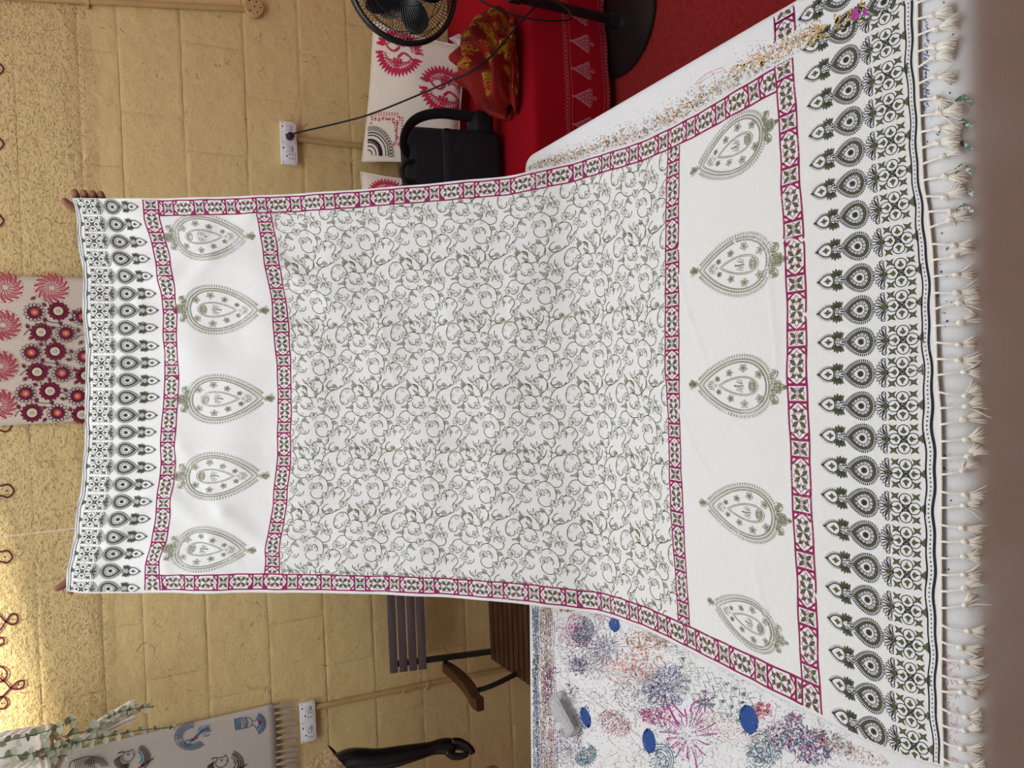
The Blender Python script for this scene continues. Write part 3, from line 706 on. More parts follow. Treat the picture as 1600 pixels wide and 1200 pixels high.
# ---- sage paisleys (tip at x = 0, crown at x = 1)
def paisley():
    t = Ink()
    def shape(f=1.0, n=64): 
        o = drop_outline(0, 1, 0.385, n); o[:, 1] *= f; o[:, 0] = 0.62+(o[:, 0]-0.62)*f; return o
    for f in (1.0, 0.965, 0.90, 0.865): t.stroke(shape(f, 72), 0.0085, 0, 0, True)
    o = shape(1.0, 92)
    for k in range(92):
        nx, ny = o[(k+1) % 92]-o[k-1]; L = math.hypot(nx, ny) or 1; d = np.array([ny, -nx])/L
        if np.dot(d, o[k]-np.array([.62, 0])) < 0: d = -d
        if o[k, 0] < 0.03: continue
        tx = np.array([-d[1], d[0]]); a = o[k]+d*0.012; t.stroke(np.array([a, a+d*0.03+tx*.010, a+d*0.05, a+d*0.03-tx*.006]), 0.0075, 0, 0, True)
    def sprig(x, y, r, a0=0):
        for k in range(5):
            a = a0+k*1.2566; d = np.array([math.cos(a), math.sin(a)]); t.leaf_line((x+d[0]*r*.1, y+d[1]*r*.1), (x+d[0]*r, y+d[1]*r), r*.62, 0.0075, 0, 0, 5)
            t.line((x+d[0]*r*.2, y+d[1]*r*.2), (x+d[0]*r*.7, y+d[1]*r*.7), 0.008, 0, 0)
    for (x, y, r) in ((.29,.085,.04),(.31,-.085,.04),(.46,.165,.05),(.48,-.165,.05),(.65,.23,.058),(.67,-.23,.058),(.86,.15,.058),(.87,-.15,.058)): sprig(x, y, r, random.random()*6)
    o2 = drop_outline(0.31, 0.85, 0.135, 40); t.stroke(o2, 0.0085, 0, 0, True); t.stroke(np.stack([.62+(o2[:, 0]-.62)*.9, o2[:, 1]*.86], 1), 0.0085, 0, 0, True)
    for (x, y) in ((.60,.05),(.60,-.05)):
        t.stroke(np.array([(x-.045,y),(x-.01,y+.028),(x+.04,y+.01),(x+.035,y-.03),(x,y-.012)]), .0085, 0, 0, True); t.line((x-.01, y), (x+.05, y*.6), .008)
    t.line((.55,0),(.66,0.006),.009); t.line((.55,-.012),(.66,-.008),.009); t.disc((.54,0),.014,0,0,6)
    t.ring((.77,0),.042,.009,0,0,16,ry=.07); t.ring((.77,0),.022,.008,0,0,10,ry=.04)
    for k in range(6): t.line((.735+.013*k,-.055),(.735+.013*k,.055),.006)
    t.ring((.265,0),.016,.008,0,0,8)
    for (x, y) in ((.20,0),(.185,.035),(.185,-.035),(.225,.045),(.225,-.045),(.165,0)): t.ring((x, y), .019, .008, 0, 0, 8)
    for k in range(11):   # tip cluster
        a = random.uniform(0, 6.28); r = random.uniform(.01, .062); t.ring((-.075+r*math.cos(a), r*.9*math.sin(a)), .02, .0085, 0, 0, 7)
    for k in range(7): a = 2.3+k*.28; t.line((-.05, 0), (-.05+.1*math.cos(a), .1*math.sin(a)), .009)
    for (x, y, r) in ((1.05,0,.045),(1.10,0,.04),(1.05,.06,.035),(1.05,-.06,.035),(1.15,0,.036),(1.11,.045,.032),(1.11,-.045,.032),(1.03,.13,.03),(1.03,-.13,.03),(1.06,.175,.026),(1.06,-.175,.026),(1.19,0,.022)):
        t.ring((x, y), r, .0095, 0, 0, 10); t.ring((x, y), r*.5, .009, 0, 0, 7); t.line((x-r, y-.3*r), (x+r, y+.3*r), .008)
    for sy in (-1, 1): t.curve([(1.0, sy*.10), (1.08, sy*.11), (1.10, sy*.19), (1.02, sy*.21)], .0095)
    return t
PAI = paisley()
def put_paisley(x0, y0, x1, y1):
    """tip pixel, round-end pixel of the photo"""
    def fab(x, y):
        d = (RX-x)**2+(RY-y)**2; i, j = np.unravel_index(np.argmin(d), d.shape); return np.array([ps[i]*W, qs[j]])
    a, b = fab(x0, y0), fab(x1, y1); d = b-a; L = np.linalg.norm(d); ang = math.atan2(d[1], d[0])
    o = Ink(); o.place(PAI, xf((L, L*0.80), ang, a)); o.build('paisley_print', S, [I_sage], shawl)
for q in ((383,367,275,369),(405,485,292,485),(410,621,296,624),(404,744,290,746),(383,859,275,858),
          (1092,266,1194,202),(1094,424,1202,405),(1092,599,1203,602),(1106,790,1212,811),(1116,946,1212,994)): put_paisley(*q)

# ---- tassels: twisted cord, knot and loose tuft
M_yarn = mat('cotton_yarn', srgb(248, 243, 231), 0.9, 0.08, 300, bump=0.3, bscale=900)
def tuft_mesh(seed):
    rs = random.Random(seed); b = MB()
    for k in range(46):
        a = rs.uniform(0, 6.283); sp = math.sqrt(rs.random()); L = rs.uniform(0.0165, 0.0215)
        wx = sp*math.cos(a)*rs.uniform(0.0075, 0.0105); wz = abs(sp*math.sin(a))*0.0065
        st = 1 if rs.random() < .95 else rs.uniform(1.0, 1.12)
        if st > 1: wx *= 2.2
        b.tube([(wx*.18, 0, .002+wz*.3), (wx*.5, -L*.4, .003+wz*.8), (wx*1.0*st, -L*.8, .0035+wz), (wx*1.15*st, -L*st, .0018+wz*.5)], [.0009, .0008, .0007, .0005], 4, cap=False)
    b.lathe([(.0004, -.0046), (.0026, -.0038), (.0036, -.0012), (.0031, .0026), (.0014, .0052)], (0, 0.0015, .0036), 10, Matrix.Rotation(math.pi/2, 3, 'X'))
    b.tube([(.003*math.cos(u), .0015+.0022*math.sin(2*u), .0036+.003*math.sin(u)) for u in np.linspace(0, 6.28, 14)], .0009, 5, cap=False)
    o = b.build('tassel', M_yarn); shade(o, 80); me = o.data; bpy.data.objects.remove(o); return me
TUFTS = [tuft_mesh(i) for i in range(6)]
NT = 47
for i in range(NT):
    p = (i+0.5)/NT; hp = S(np.array([[p*W, qs[-1]]]), np.array([0.0]))[0]
    L = random.uniform(0.019, 0.025); a = random.uniform(-0.28, 0.28)+(0.10 if p > 0.6 else 0)
    o = bpy.data.objects.new('tassel', TUFTS[i % 6]); COL.objects.link(o)
    bend = random.choice((random.uniform(-0.9, 0.9), random.uniform(-.3, .3)))
    kx, ky = hp[0]+L*math.sin(a), hp[1]-L*math.cos(a)
    sc = random.uniform(0.88, 1.12)
    tk = ky-0.026*sc*math.cos(a+bend)
    f0 = float(cover_fall(kx, ky)); f1 = float(cover_fall(kx, ky-.019)); tilt = math.atan2(f1-f0, .02)
    o.location = (kx, ky, TBL_Z+0.0045-f0); o.rotation_euler = (tilt, random.uniform(-.2, .2), a+bend)
    o.scale = (sc, sc, 1.0)
    o.parent = shawl; o.matrix_parent_inverse = world_of(shawl).inverted()
    cb = MB(); pts = [(hp[0], hp[1]+.002, TBL_Z+.007), (hp[0]+(kx-hp[0])*.4, hp[1]+(ky-hp[1])*.4, TBL_Z+.0078), (kx, ky, TBL_Z+.008-f0)]
    pts = cr(pts, 5); cb.tube(pts, .0014, 6); cb.tube([(q[0]+.0006*math.cos(j*1.9), q[1], q[2]+.0006*math.sin(j*1.9)) for j, q in enumerate(pts)], .0011, 5)
    cb.build('cord', M_yarn, o, smooth=True)
hemb = MB(); hp = S(np.stack([np.linspace(0, W, 90), np.full(90, qs[-1]-.0006)], 1), np.zeros(90)); hemb.tube(hp, .0013, 5); hemb.build('hem', M_yarn, shawl, smooth=True)
# ================================================================ the table under its printed cover
M_deal = mat('dark_table_wood', srgb(86, 60, 42), 0.5, 0.3, 6, stretch=(1, 8, 1))
table = thing('work_table', 'long work table hidden under the printed white table cover', 'table', (-0.53, 1.09, 0))
tb = MB(); cxm, cym = -0.535, 1.09
inner = [((x-cxm)*0.97+cxm, (y-cym)*0.95+cym) for x, y in CN]
tb.add([(x, y, z) for z in (TBL_Z-0.035, TBL_Z-0.003) for x, y in inner], [(3, 2, 1, 0), (4, 5, 6, 7)]+[(i, (i+1) % 4, 4+(i+1) % 4, 4+i) for i in range(4)])
tb.build('tabletop', M_deal, table)
for x, y in inner:
    lx, ly = (x-cxm)*0.93+cxm, (y-cym)*0.85+cym
    MB().box((lx, ly, (TBL_Z-0.035)/2), (0.06, 0.06, TBL_Z-0.036), bev=0.004).build('leg', M_deal, table)

def cover_rings():
    # perimeter with rounded corners
    per = []; n = len(CN)
    for i in range(n):
        a, b, c_ = Vector(CN[i-1]), Vector(CN[i]), Vector(CN[(i+1) % n]); u = (a-b).normalized(); v = (c_-b).normalized(); r = 0.085 if b.y < 1 else 0.04
        p0, p1 = b+u*r, b+v*r
        for k in range(7):
            t = k/6; per.append((1-t)**2*p0+2*t*(1-t)*b+t*t*p1)
        L = (c_-b).length; m_ = int(L/0.018)
        for k in range(1, m_): per.append(p1.lerp(c_+(b-c_).normalized()*(0.085 if c_.y < 1 else 0.04), k/m_))
    return per
per = cover_rings(); cen = Vector((cxm, cym)); nper = len(per)
def outn(i):
    t = per[(i+1) % nper]-per[i-1]; t.normalize(); n = Vector((t.y, -t.x)); return n if n.dot(per[i]-cen) > 0 else -n
rings = []
arc = [0]
for i in range(nper): arc.append(arc[-1]+(per[(i+1) % nper]-per[i]).length)
small = ((0.03, .0010), (0.012, .0010), (0.005, -.0006), (0.0015, -.004), (0, -.010), (-.0008, -.02)); big = tuple((e_[0], .001-e_[1]) for e_ in EDGE)
for j, wv in enumerate((0, 0, 0, 0, 0, 0, .15, .35, .7, 1, 1.2, 1.4, 1.5)):
    rg = []
    for i in range(nper):
        n = outn(i); s_ = arc[i]; f = min(1, max(0, (-n.y-.6)/.35))
        if j < 6: ins = small[j][0]*(1-f)+big[j][0]*f; z = small[j][1]*(1-f)+big[j][1]*f
        else: ins, z = ((-.0015, -.05), (-.003, -.09), (-.005, -.16), (-.008, -.26), (-.011, -.38), (-.014, -.50), (-.017, -.62))[j-6]
        w_ = wv*(0.006*math.sin(s_*21+1)+0.004*math.sin(s_*47)+0.003*math.sin(s_*9))
        q = per[i]-n*ins+n*w_*1.3; rg.append((q.x, q.y, TBL_Z+z))
    rings.append(rg)
cb = MB(); cb.loft(rings, cap=False); cb.V.append((cxm, cym, TBL_Z+.001)); cb.F += [(i, (i+1) % nper, len(cb.V)-1) for i in range(nper)]
cover = thing('table_cover', 'white cotton table cover stained with test prints in blue, magenta and green', 'table cover', (cxm, cym, TBL_Z))
o = cb.build('cloth', M_cover, cover, smooth=True)

# ---- stray prints on the cover (each ink group is one part)
def tm(name, c, lo=0.22, hi=0.36, sc=420): return ink_mat(name, srgb(*c), srgb(226, 226, 224), lo, hi, sc)
T_blue = tm('blue_dye', (52, 78, 140)); T_ind = tm('indigo_dye', (66, 84, 120), .28, .46); T_teal = tm('teal_dye', (52, 104, 116), .26, .44)
T_mag = tm('pink_violet_dye', (168, 66, 140), .26, .42); T_green = tm('grey_green_dye', (120, 138, 122), .26, .44); T_rust = tm('rust_dye', (205, 120, 82), .26, .42)
T_plum = tm('plum_dye', (120, 84, 112), .34, .52); T_gold = tm('gold_dye', (204, 164, 84), .3, .46); T_brown = tm('brown_dye', (140, 118, 92), .3, .5); T_pink = tm('rose_dye', (206, 128, 132), .28, .46)
TM = [T_blue, T_ind, T_teal, T_mag, T_green, T_rust, T_plum, T_gold, T_brown, T_pink]
BL, IN, TE, MG, GR, RU, PM, GO, BR, PK = range(10)
def tmap(V, Z):
    d = ray(V[:, 0], V[:, 1]); zt = TBL_Z+0.0013+0.00007*Z; p = C_O+((zt-EYE)/d[:, 2])[:, None]*d
    for _ in range(6): p = C_O+((zt-cover_fall(p[:, 0], p[:, 1])-EYE)/d[:, 2])[:, None]*d
    return p
def tp(name, inkobj):
    o_ = inkobj.build(name, tmap, TM, cover)
    if name in ('striped_print', 'speckle_print', 'sprig_print', 'dash_print', 'gold_print', 'scribble_print', 'chevron_print'): o_['kind'] = 'stuff'
    return o_
rs = random.Random(3)
def vis(x, y):   # on the table in the photo
    p = at(x, y, 2, TBL_Z); return -1.58 < p[0] < 0.53 and 0.53 < p[1] < 1.565+(0.55-p[0])*0.069
def specks(k, region, n, cols, lmin=2, lmax=7, w=0.9, ang=None, curl=False):
    x0, y0, x1, y1 = region
    for _ in range(n):
        x, y = rs.uniform(x0, x1), rs.uniform(y0, y1)
        a = rs.uniform(0, 6.28) if ang is None else ang+rs.gauss(0, .25); L = rs.uniform(lmin, lmax)
        if curl:
            b = a+rs.uniform(-1.6, 1.6); pts = [(x, y), (x+L*.5*math.cos(a), y+L*.5*math.sin(a)), (x+L*.5*math.cos(a)+L*.5*math.cos(b), y+L*.5*math.sin(a)+L*.5*math.sin(b))]
        else: pts = [(x, y), (x+L*math.cos(a), y+L*math.sin(a))]
        if all(vis(*q) for q in pts): k.stroke(np.array(pts), w, rs.choice(cols), rs.randrange(3))
def cloud(k, cx, cy, rx, ry, n, cols, lmin=2, lmax=6, w=0.9, rot=0.0, curl=True):
    for _ in range(n):
        a = rs.uniform(0, 6.28); r = math.sqrt(rs.random())**1.15; u, v = r*rx*math.cos(a), r*ry*math.sin(a)
        x, y = cx+u*math.cos(rot)-v*math.sin(rot), cy+u*math.sin(rot)+v*math.cos(rot)
        b = rs.uniform(0, 6.28); L = rs.uniform(lmin, lmax); c_ = b+rs.uniform(-1.5, 1.5)
        pts = [(x, y), (x+L*.5*math.cos(b), y+L*.5*math.sin(b)), (x+L*.5*(math.cos(b)+math.cos(c_)), y+L*.5*(math.sin(b)+math.sin(c_)))] if curl else [(x, y), (x+L*math.cos(b), y+L*math.sin(b))]
        if all(vis(*q) for q in pts): k.stroke(np.array(pts), w*rs.uniform(.7, 1.3), rs.choice(cols), rs.randrange(4))
# striped selvedge along the far edge
k = Ink()
for j, (dv, c_, w_, dens) in enumerate(((8,IN,.8,.55),(10.5,IN,1.0,.8),(13,IN,1.0,.8),(15.5,IN,.9,.8),(17.5,GO,.8,.8),(20,BR,.9,.7),(22.5,MG,.7,.5),(25,PM,.9,.7),(28,BR,1,.9),(30,BR,.9,.9),(32,BR,1.1,.9),(34,RU,.8,.9),(36,BR,.9,.9),(38.5,IN,.8,.8),(41,IN,.7,.6))):
    yy = 946.0
    while yy < 1215:
        L = rs.uniform(4, 26)
        if rs.random() < dens:
            f = lambda y_: 824+0.026*(y_-950)+dv+0.4*math.sin(y_*.07+j)
            k.stroke(np.array([(f(yy), yy), (f(yy+L/2)+rs.uniform(-.4, .4), yy+L/2), (f(yy+L), yy+L)]), w_*rs.uniform(.7, 1.2), c_ if rs.random() < .75 else rs.choice((IN, PM, BR, MG)), j % 3)
        yy += L*.9
specks(k, (832, 950, 842, 1210), 1300, (IN, IN, GR, IN), 1.2, 3.6, .7, curl=True)
specks(k, (845, 950, 862, 1210), 1500, (PM, BR, BR, GO, PM, IN), 1.2, 3.6, .7, curl=True)
specks(k, (846, 1040, 866, 1100), 160, (MG, PM), 1.5, 5, 1, curl=True)
tp('striped_print', k)
# drifts of stray speckle
k = Ink()
cloud(k, 900, 985, 30, 26, 520, (PM, MG, PK), 1.2, 3.6, .8); cloud(k, 985, 1045, 45, 26, 620, (PK, PM, RU), 1.2, 3.4, .8); cloud(k, 960, 1130, 28, 20, 480, (PM, PK), 1.2, 3.4, .8, .5)
cloud(k, 1060, 1000, 40, 22, 420, (GR, PM, BR), 1.2, 3.6, .8); cloud(k, 1140, 1140, 60, 24, 520, (PM, RU, PK), 1.0, 3, .7, .3); cloud(k, 880, 1170, 30, 35, 420, (PM, IN), 1.4, 4, .8)
cloud(k, 905, 1040, 16, 14, 160, (IN, PM), 1.5, 6, .8); cloud(k, 1330, 1175, 60, 14, 260, (PM, BR, RU), 1.4, 4, .9, .3)
specks(k, (864, 940, 1100, 1200), 2600, (PM, GR, IN, PM, PK, BR), 1, 3.6, .55, curl=True); specks(k, (1100, 1040, 1330, 1200), 1500, (PM, GR, IN, BR), 1, 3.2, .55, curl=True)
cloud(k, 915, 1010, 45, 40, 700, (PM, IN, PM), 1.2, 4.5, .7); cloud(k, 1000, 1080, 40, 40, 500, (IN, PM, GR), 1.2, 4.5, .7); cloud(k, 890, 1125, 22, 60, 500, (IN, PM), 1.4, 5, .7)
for pts in ([(868,1050),(915,1083),(1000,1150),(1030,1172)], [(850,1160),(905,1215)], [(915,1085),(1000,1152)], [(1000,1180),(1040,1210)]):
    k.stroke(cr(pts, 6), .45, BR, 1)
for _ in range(420):
    x, y = rs.uniform(868, 1300), rs.uniform(950, 1200); a = rs.uniform(0, 6.28); pts = [(x, y)]; b_ = rs.uniform(-.5, .5)
    for _q in range(5): pts.append((pts[-1][0]+rs.uniform(2, 4)*math.cos(a), pts[-1][1]+rs.uniform(2, 4)*math.sin(a))); a += b_
    if all(vis(*q) for q in pts): k.stroke(cr(pts, 3), rs.uniform(.4, .8), rs.choice((IN, PM, TE, GR, PK, BR, PM)), 1)
tp('speckle_print', k)
# big open flowers
k = Ink()
def flower(cx, cy, r, n, col, w, squash=.8, inner=.18, jit=.25, two=None):
    for j in range(n):
        a = j*6.283/n+rs.uniform(-.08, .08); r0, r1 = r*inner, r*rs.uniform(1-jit, 1)
        d = np.array([math.cos(a), math.sin(a)*squash])
        pts = np.array([cx, cy])+np.outer(np.linspace(r0, r1, 6), d)+np.outer(np.sin(np.linspace(0, 3.1, 6))*r*.05*rs.uniform(-1, 1), [-d[1], d[0]])
        if all(vis(*q) for q in pts): k.stroke(pts, np.linspace(w*.6, w*1.5, 6), col if two is None or j % 2 else two, j % 4)
flower(1075, 1150, 56, 15, MG, 1.5, 1.0, .3, .5); flower(1075, 1150, 44, 13, MG, 1.0, 1.0, .3, .5); cloud(k, 1075, 1150, 40, 40, 120, (MG, PM), 2, 6, 1)
tp('flower_print', k); k = Ink()
flower(1040, 1073, 40, 26, IN, 1.0, .95, .1, .5, PM); cloud(k, 1040, 1073, 34, 32, 260, (IN, PM, BL), 2, 7, .9)
for j in range(9):
    a = j*6.283/9+.2; c_ = np.array([1040+28*math.cos(a), 1073+26*math.sin(a)])
    for f in (1, .6): k.ring(c_, 10*f, .9, (IN, BL, PM)[j % 3], j % 3, 12, ry=6*f, rot=a)
tp('flower_print', k)
for args in ((947, 1012, 34, 24, PM, .8, .9, .1, .4, IN), (925, 1040, 36, 18, PM, .7, .9, .15, .5), (1100, 1100, 22, 9, MG, 1.3, 1, .2, .4), (940, 960, 24, 14, PM, .8, .9, .1, .4, MG)):
    k = Ink(); flower(*args); cloud(k, args[0], args[1], args[2]*.6, args[2]*.6, 70, (PM, IN), 2, 5, .8); tp('flower_print', k)
k = Ink()
k = Ink()    # magenta sprig behind the flower
for pts, w_ in (([(1042,1100),(1050,1115),(1060,1135)],3.2), ([(1050,1098),(1062,1112),(1070,1120)],2.4), ([(1078,1112),(1082,1100),(1092,1095)],2.4)): k.curve(pts, w_, MG, 3)
cloud(k, 1030, 1120, 18, 16, 130, (MG, PK, PM), 2, 6, 1.3); cloud(k, 1010, 1118, 10, 10, 60, (PK, MG), 2, 5, 1.6); cloud(k, 1190, 1110, 16, 12, 110, (PK, MG, RU), 2, 6, 1.6)
cloud(k, 1262, 1165, 40, 26, 520, (IN, PM, TE, MG), 2, 7, 1.4, .5); cloud(k, 1215, 1150, 24, 24, 300, (IN, TE, PK), 2, 6, 1.2); cloud(k, 1240, 1125, 16, 12, 120, (PM, MG, GR), 2, 6, 1.3)
cloud(k, 1300, 1160, 40, 14, 260, (RU, GR, IN, PM), 2, 6, 1.2, .4); cloud(k, 1195, 1175, 26, 20, 260, (TE, IN), 2, 6, 1.2)
tp('sprig_print', k)
# blue blots
k = Ink()
for (cx, cy, rx, ry, rot) in ((1170,1124,14,23,-.25),(1014,1158,10,19,-.15),(960,976,8,11,-.2),(915,1121,7,17,-.3)):
    k = Ink(); k.disc((cx, cy), rx, BL, 6, 28, ry=ry, rot=rot)
    for _ in range(26): a = rs.uniform(0, 6.28); k.stroke(np.array([(cx+rx*.9*math.cos(a), cy+ry*.9*math.sin(a)), (cx+rx*1.12*math.cos(a+.1), cy+ry*1.1*math.sin(a+.1))]), 1.0, IN, 6)
    tp('blot_print', k)
k = Ink()    # teal paisley arcs
for (cx, cy, r, rot) in ((910,985,16,.5),(1030,1190,22,.2),(915,1180,14,.9),(1185,1175,26,.1)):
    k = Ink()
    for f in (1, .85, .7, .5): k.ring((cx, cy), r*f, 1.3, TE, 2, 22, ry=r*1.25*f, rot=rot, a0=-2.2, a1=2.2)
    for j in range(16):
        a = -2.2+4.4*j/15; k.line((cx+r*1.02*math.cos(a+rot), cy+r*1.2*math.sin(a+rot)), (cx+r*1.2*math.cos(a+rot), cy+r*1.42*math.sin(a+rot)), 1.2, TE, 2)
    cloud(k, cx, cy, r*.8, r, 150, (TE, IN, TE), 1.4, 4, .9)
    tp('paisley_print', k)
k = Ink()    # rust dashes
for _ in range(60):
    a = rs.uniform(0, 6.28); r = math.sqrt(rs.random()); x, y = 1000+32*r*math.cos(a), 1025+34*r*math.sin(a)
    k.leaf((x, y), (x+rs.uniform(-1, 2), y+rs.uniform(3, 5.5)), 2.2, RU, 3)
cloud(k, 890, 950, 16, 6, 90, (RU, PK, MG), 2, 5, 1.2); cloud(k, 1010, 1000, 40, 16, 260, (GR, BR, RU), 1.5, 4.5, 1)
tp('dash_print', k)
k = Ink()    # grey-green chevron rows across the table
def chevron(x, y, s, rot=0, col=GR, w=2.2):
    c_, s_ = math.cos(rot), math.sin(rot); q = [(x+s*(u*c_-v*s_), y+s*(u*s_+v*c_)) for u, v in ((-.5, .55), (0, -.35), (.5, .55))]
    if all(vis(*t) for t in q): k.stroke(np.array(q), w, col, 2)
for row in range(4):
    for j in range(9):
        u = j*13.0; cx_, cy_ = 1064+u*1.05-row*3, 1030+u*.60+row*13.5
        chevron(cx_, cy_, 12, -1.0+rs.uniform(-.12, .12), GR, rs.uniform(.8, 1.5))
        if rs.random() < .45: cloud(k, cx_+3, cy_, 3.2, 2.6, 14, (GR,), 1.5, 3.5, 1.4)
tp('chevron_print', k)
# large green chevrons by the near edge
T_dk = ink_mat('bottle_green_dye', srgb(92, 118, 98), srgb(226, 226, 224), .3, .5, 300)
k = Ink()
for (x, y) in ((1506,157),(1506,193),(1505,229),(1506,264),(1507,298),(1508,328)):
    j = rs.uniform(-2, 2)
    k.poly([(x-15, y+10), (x-14, y-1), (x-2, y-10+j), (x+14, y+1), (x+13, y+10), (x-2, y-1+j)], 0, 0)
k.build('chevron_print', tmap, [T_dk], cover)
# right-hand strip: gold and brown bleed, plus the band and buds of the cloth printed there before
k = Ink()
def strip(n, off, spread, cols, lmin, lmax, w):
    for _ in range(n):
        t = rs.random(); x = 822+t*460; e = float(np.interp(x, vs, ERy)); y = e-off*(0.4+0.6*t)+rs.gauss(0, spread*(0.35+0.75*t))
        if y > e-1: continue
        a = rs.uniform(0, 6.28); L = rs.uniform(lmin, lmax)*(0.6+.6*t); pts = [(x, y), (x+L*math.cos(a), y+L*math.sin(a))]
        if all(vis(*q) for q in pts): k.stroke(np.array(pts), w*rs.uniform(.6, 1.4), rs.choice(cols), rs.randrange(3))
strip(1500, 18, 11, (BR, GO, BR, GR, IN), 1.5, 4.5, .9); strip(700, 22, 10, (GO, GO, RU, PM), 2, 6, 1.2); strip(260, 46, 12, (BR, PM, GR), 1.2, 3.5, .8)
for _ in range(70):
    x = rs.uniform(1140, 1345); y = 112-(x-1140)*.45+rs.gauss(0, 7)
    if y > float(np.interp(x, vs, ERy))-2: continue
    a = rs.uniform(-1.2, .3); L = rs.uniform(4, 12); pts = np.array([(x, y), (x+L*math.cos(a), y+L*math.sin(a))])
    if all(vis(*q) for q in pts): k.stroke(pts, rs.uniform(1.5, 3.4), GO, 3)
for (x, y, r) in ((1337,22,8),(1352,19,5)): k.disc((x, y), r*.8, MG, 3, 16, ry=r*1.3, rot=.4)
k.curve([(1085,133),(1100,118),(1120,108),(1132,105)], 1.1, PK, 2); k.curve([(1088,134),(1105,121),(1130,110)], .9, PK, 2)
tp('gold_print', k)
def fabric_px(o_):   # table metres -> map for band drawings
    return None
k = Ink()
bt = band_cells(0.10, w=0.040, start=0.055)
TB0 = at(1211, 66, 2, TBL_Z)[:2]; TB1 = at(1211, -10, 2, TBL_Z)[:2]
def table_map(V, Z): return np.stack([V[:, 0], V[:, 1], TBL_Z+0.0013+0.00008*Z], 1)
k.place(bt, lambda V: np.stack([TB0[0]+V[:, 0], TB0[1]-V[:, 1]], 1), lambda c_: (c_[:, 0] < 0.54) & (c_[:, 0] > TB0[0]))
k.build('band_print', table_map, BM, cover)
k = Ink()
for (x, y, clipx) in ((1250, 30, 1345), (1262, 72, 1293), (1312, 40, 1335)):
    a0 = at(x, y, 2, TBL_Z)[:2]
    k.place(BC, lambda V, a0=a0: np.stack([a0[0]+V[:, 1]*0.0001135, a0[1]-(V[:, 0]-155)*0.000132], 1),
            lambda c_: (c_[:, 0] < 0.54) & (c_[:, 1] > a0[1]-0.085))
k.build('border_print', table_map, [I_black, I_olive, I_white], cover)
k = Ink()    # pink scribbles under the tassels
for _ in range(60):
    x, y = rs.uniform(1474, 1500), rs.uniform(1030, 1190); a = rs.uniform(0, 6.28); L = rs.uniform(4, 12)
    k.curve([(x, y), (x+L*.4*math.cos(a), y+L*.4*math.sin(a)), (x+L*math.cos(a+.7), y+L*math.sin(a+.7))], .8, PK, 1, n=4)
for _ in range(90): k.disc((rs.uniform(1446, 1490), rs.uniform(0, 900)), rs.uniform(.6, 2.2), rs.choice((IN, GR, IN)), 1, 6)
for yy in range(30, 170, 3): k.line((1443+rs.uniform(-2, 6), yy), (1447+rs.uniform(-2, 6), yy+rs.uniform(2, 5)), 1.6, IN if rs.random() < .6 else BL, 1)
tp('scribble_print', k)

# ---- clear plastic box of pins on the cover
M_plas = mat('clear_plastic', srgb(205, 205, 206), 0.22, spec=0.5, alpha=0.36)
M_pin = mat('grey_pins', srgb(120, 120, 122), 0.4, 0.5, 400, metal=0.3)
pa = Vector(P(879, 1086, 2, TBL_Z)); pb = Vector(P(908, 1140, 2, TBL_Z)); mid = (pa+pb)/2; dr = (pb-pa); yaw = math.atan2(dr.y, dr.x); L = dr.length*1.05
R3 = Matrix.Rotation(yaw, 3, 'Z')
boxp = thing('plastic_box', 'small clear plastic box of grey pins on the stained table cover', 'box', (mid.x, mid.y, TBL_Z+.002))
def trap(b, L, w0, w1, z0, z1):
    q = [(-L/2, -w0/2, z0), (L/2, -w0/2, z0), (L/2, w0/2, z0), (-L/2, w0/2, z0), (-L/2*.95, -w1/2, z1), (L/2*.95, -w1/2, z1), (L/2*.95, w1/2, z1), (-L/2*.95, w1/2, z1)]
    bb = bmesh.new(); vv = [bb.verts.new(p) for p in q]
    for f in ((3,2,1,0),(4,5,6,7),(0,1,5,4),(1,2,6,5),(2,3,7,6),(3,0,4,7)): bb.faces.new([vv[i] for i in f])
    bmesh.ops.bevel(bb, geom=list(bb.edges), offset=.003, segments=2, affect='EDGES')
    for v in bb.verts: v.co = R3 @ v.co + Vector((mid.x, mid.y, TBL_Z+.0022))
    b.bm(bb); bb.free(); return b
trap(MB(), L, .040, .046, 0.0005, .024).build('tray', M_plas, boxp, smooth=True)
trap(MB(), L*1.03, .050, .040, .0245, .032).build('lid', M_plas, boxp, smooth=True)
pb_ = MB(); r_ = random.Random(5)
for _ in range(150):
    c_ = R3 @ Vector((r_.uniform(-L*.36, L*.36), r_.uniform(-.012, .012), r_.uniform(.005, .017))) + Vector((mid.x, mid.y, TBL_Z+.002)); a = r_.uniform(0, 3.14); d = Vector((math.cos(a), math.sin(a), r_.uniform(-.2, .2)))*.006
    pb_.tube([c_-d, c_+d], .0009, 4)
o = pb_.build('pins', M_pin, boxp); o['kind'] = 'stuff'
# ================================================================ on the wall
M_conduit = mat('ochre_conduit', srgb(194, 160, 108), 0.5, 0.1, 20)
M_plate = mat('white_plastic', srgb(232, 230, 232), 0.35, spec=0.4)
M_dark = mat('black_plastic', srgb(24, 24, 26), 0.4, spec=0.4)
M_redp = mat('red_indicator', srgb(180, 40, 40), 0.4)
def conduit(label, pts, r=0.0105, clips=(), coupl=()):
    t = thing('conduit_pipe', label, 'pipe', pts[-1])
    MB().tube(pts, r, 14).build('pipe', M_conduit, t, smooth=True)
    for c_ in clips:
        b = MB(); b.lathe([(r+.001, -.006), (r+.004, -.006), (r+.004, .006), (r+.001, .006)], c_, 14); b.box((c_[0]-.018, YW-.006, c_[2]), (.014, .01, .012), bev=.002); b.build('clip', M_conduit, t, smooth=True)
    for c_ in coupl: MB().lathe([(r*.9, -.03), (r+.003, -.028), (r+.003, .028), (r*.9, .03)], c_, 14).build('coupling', M_conduit, t, smooth=True)
    return t
yc = YW-0.0125
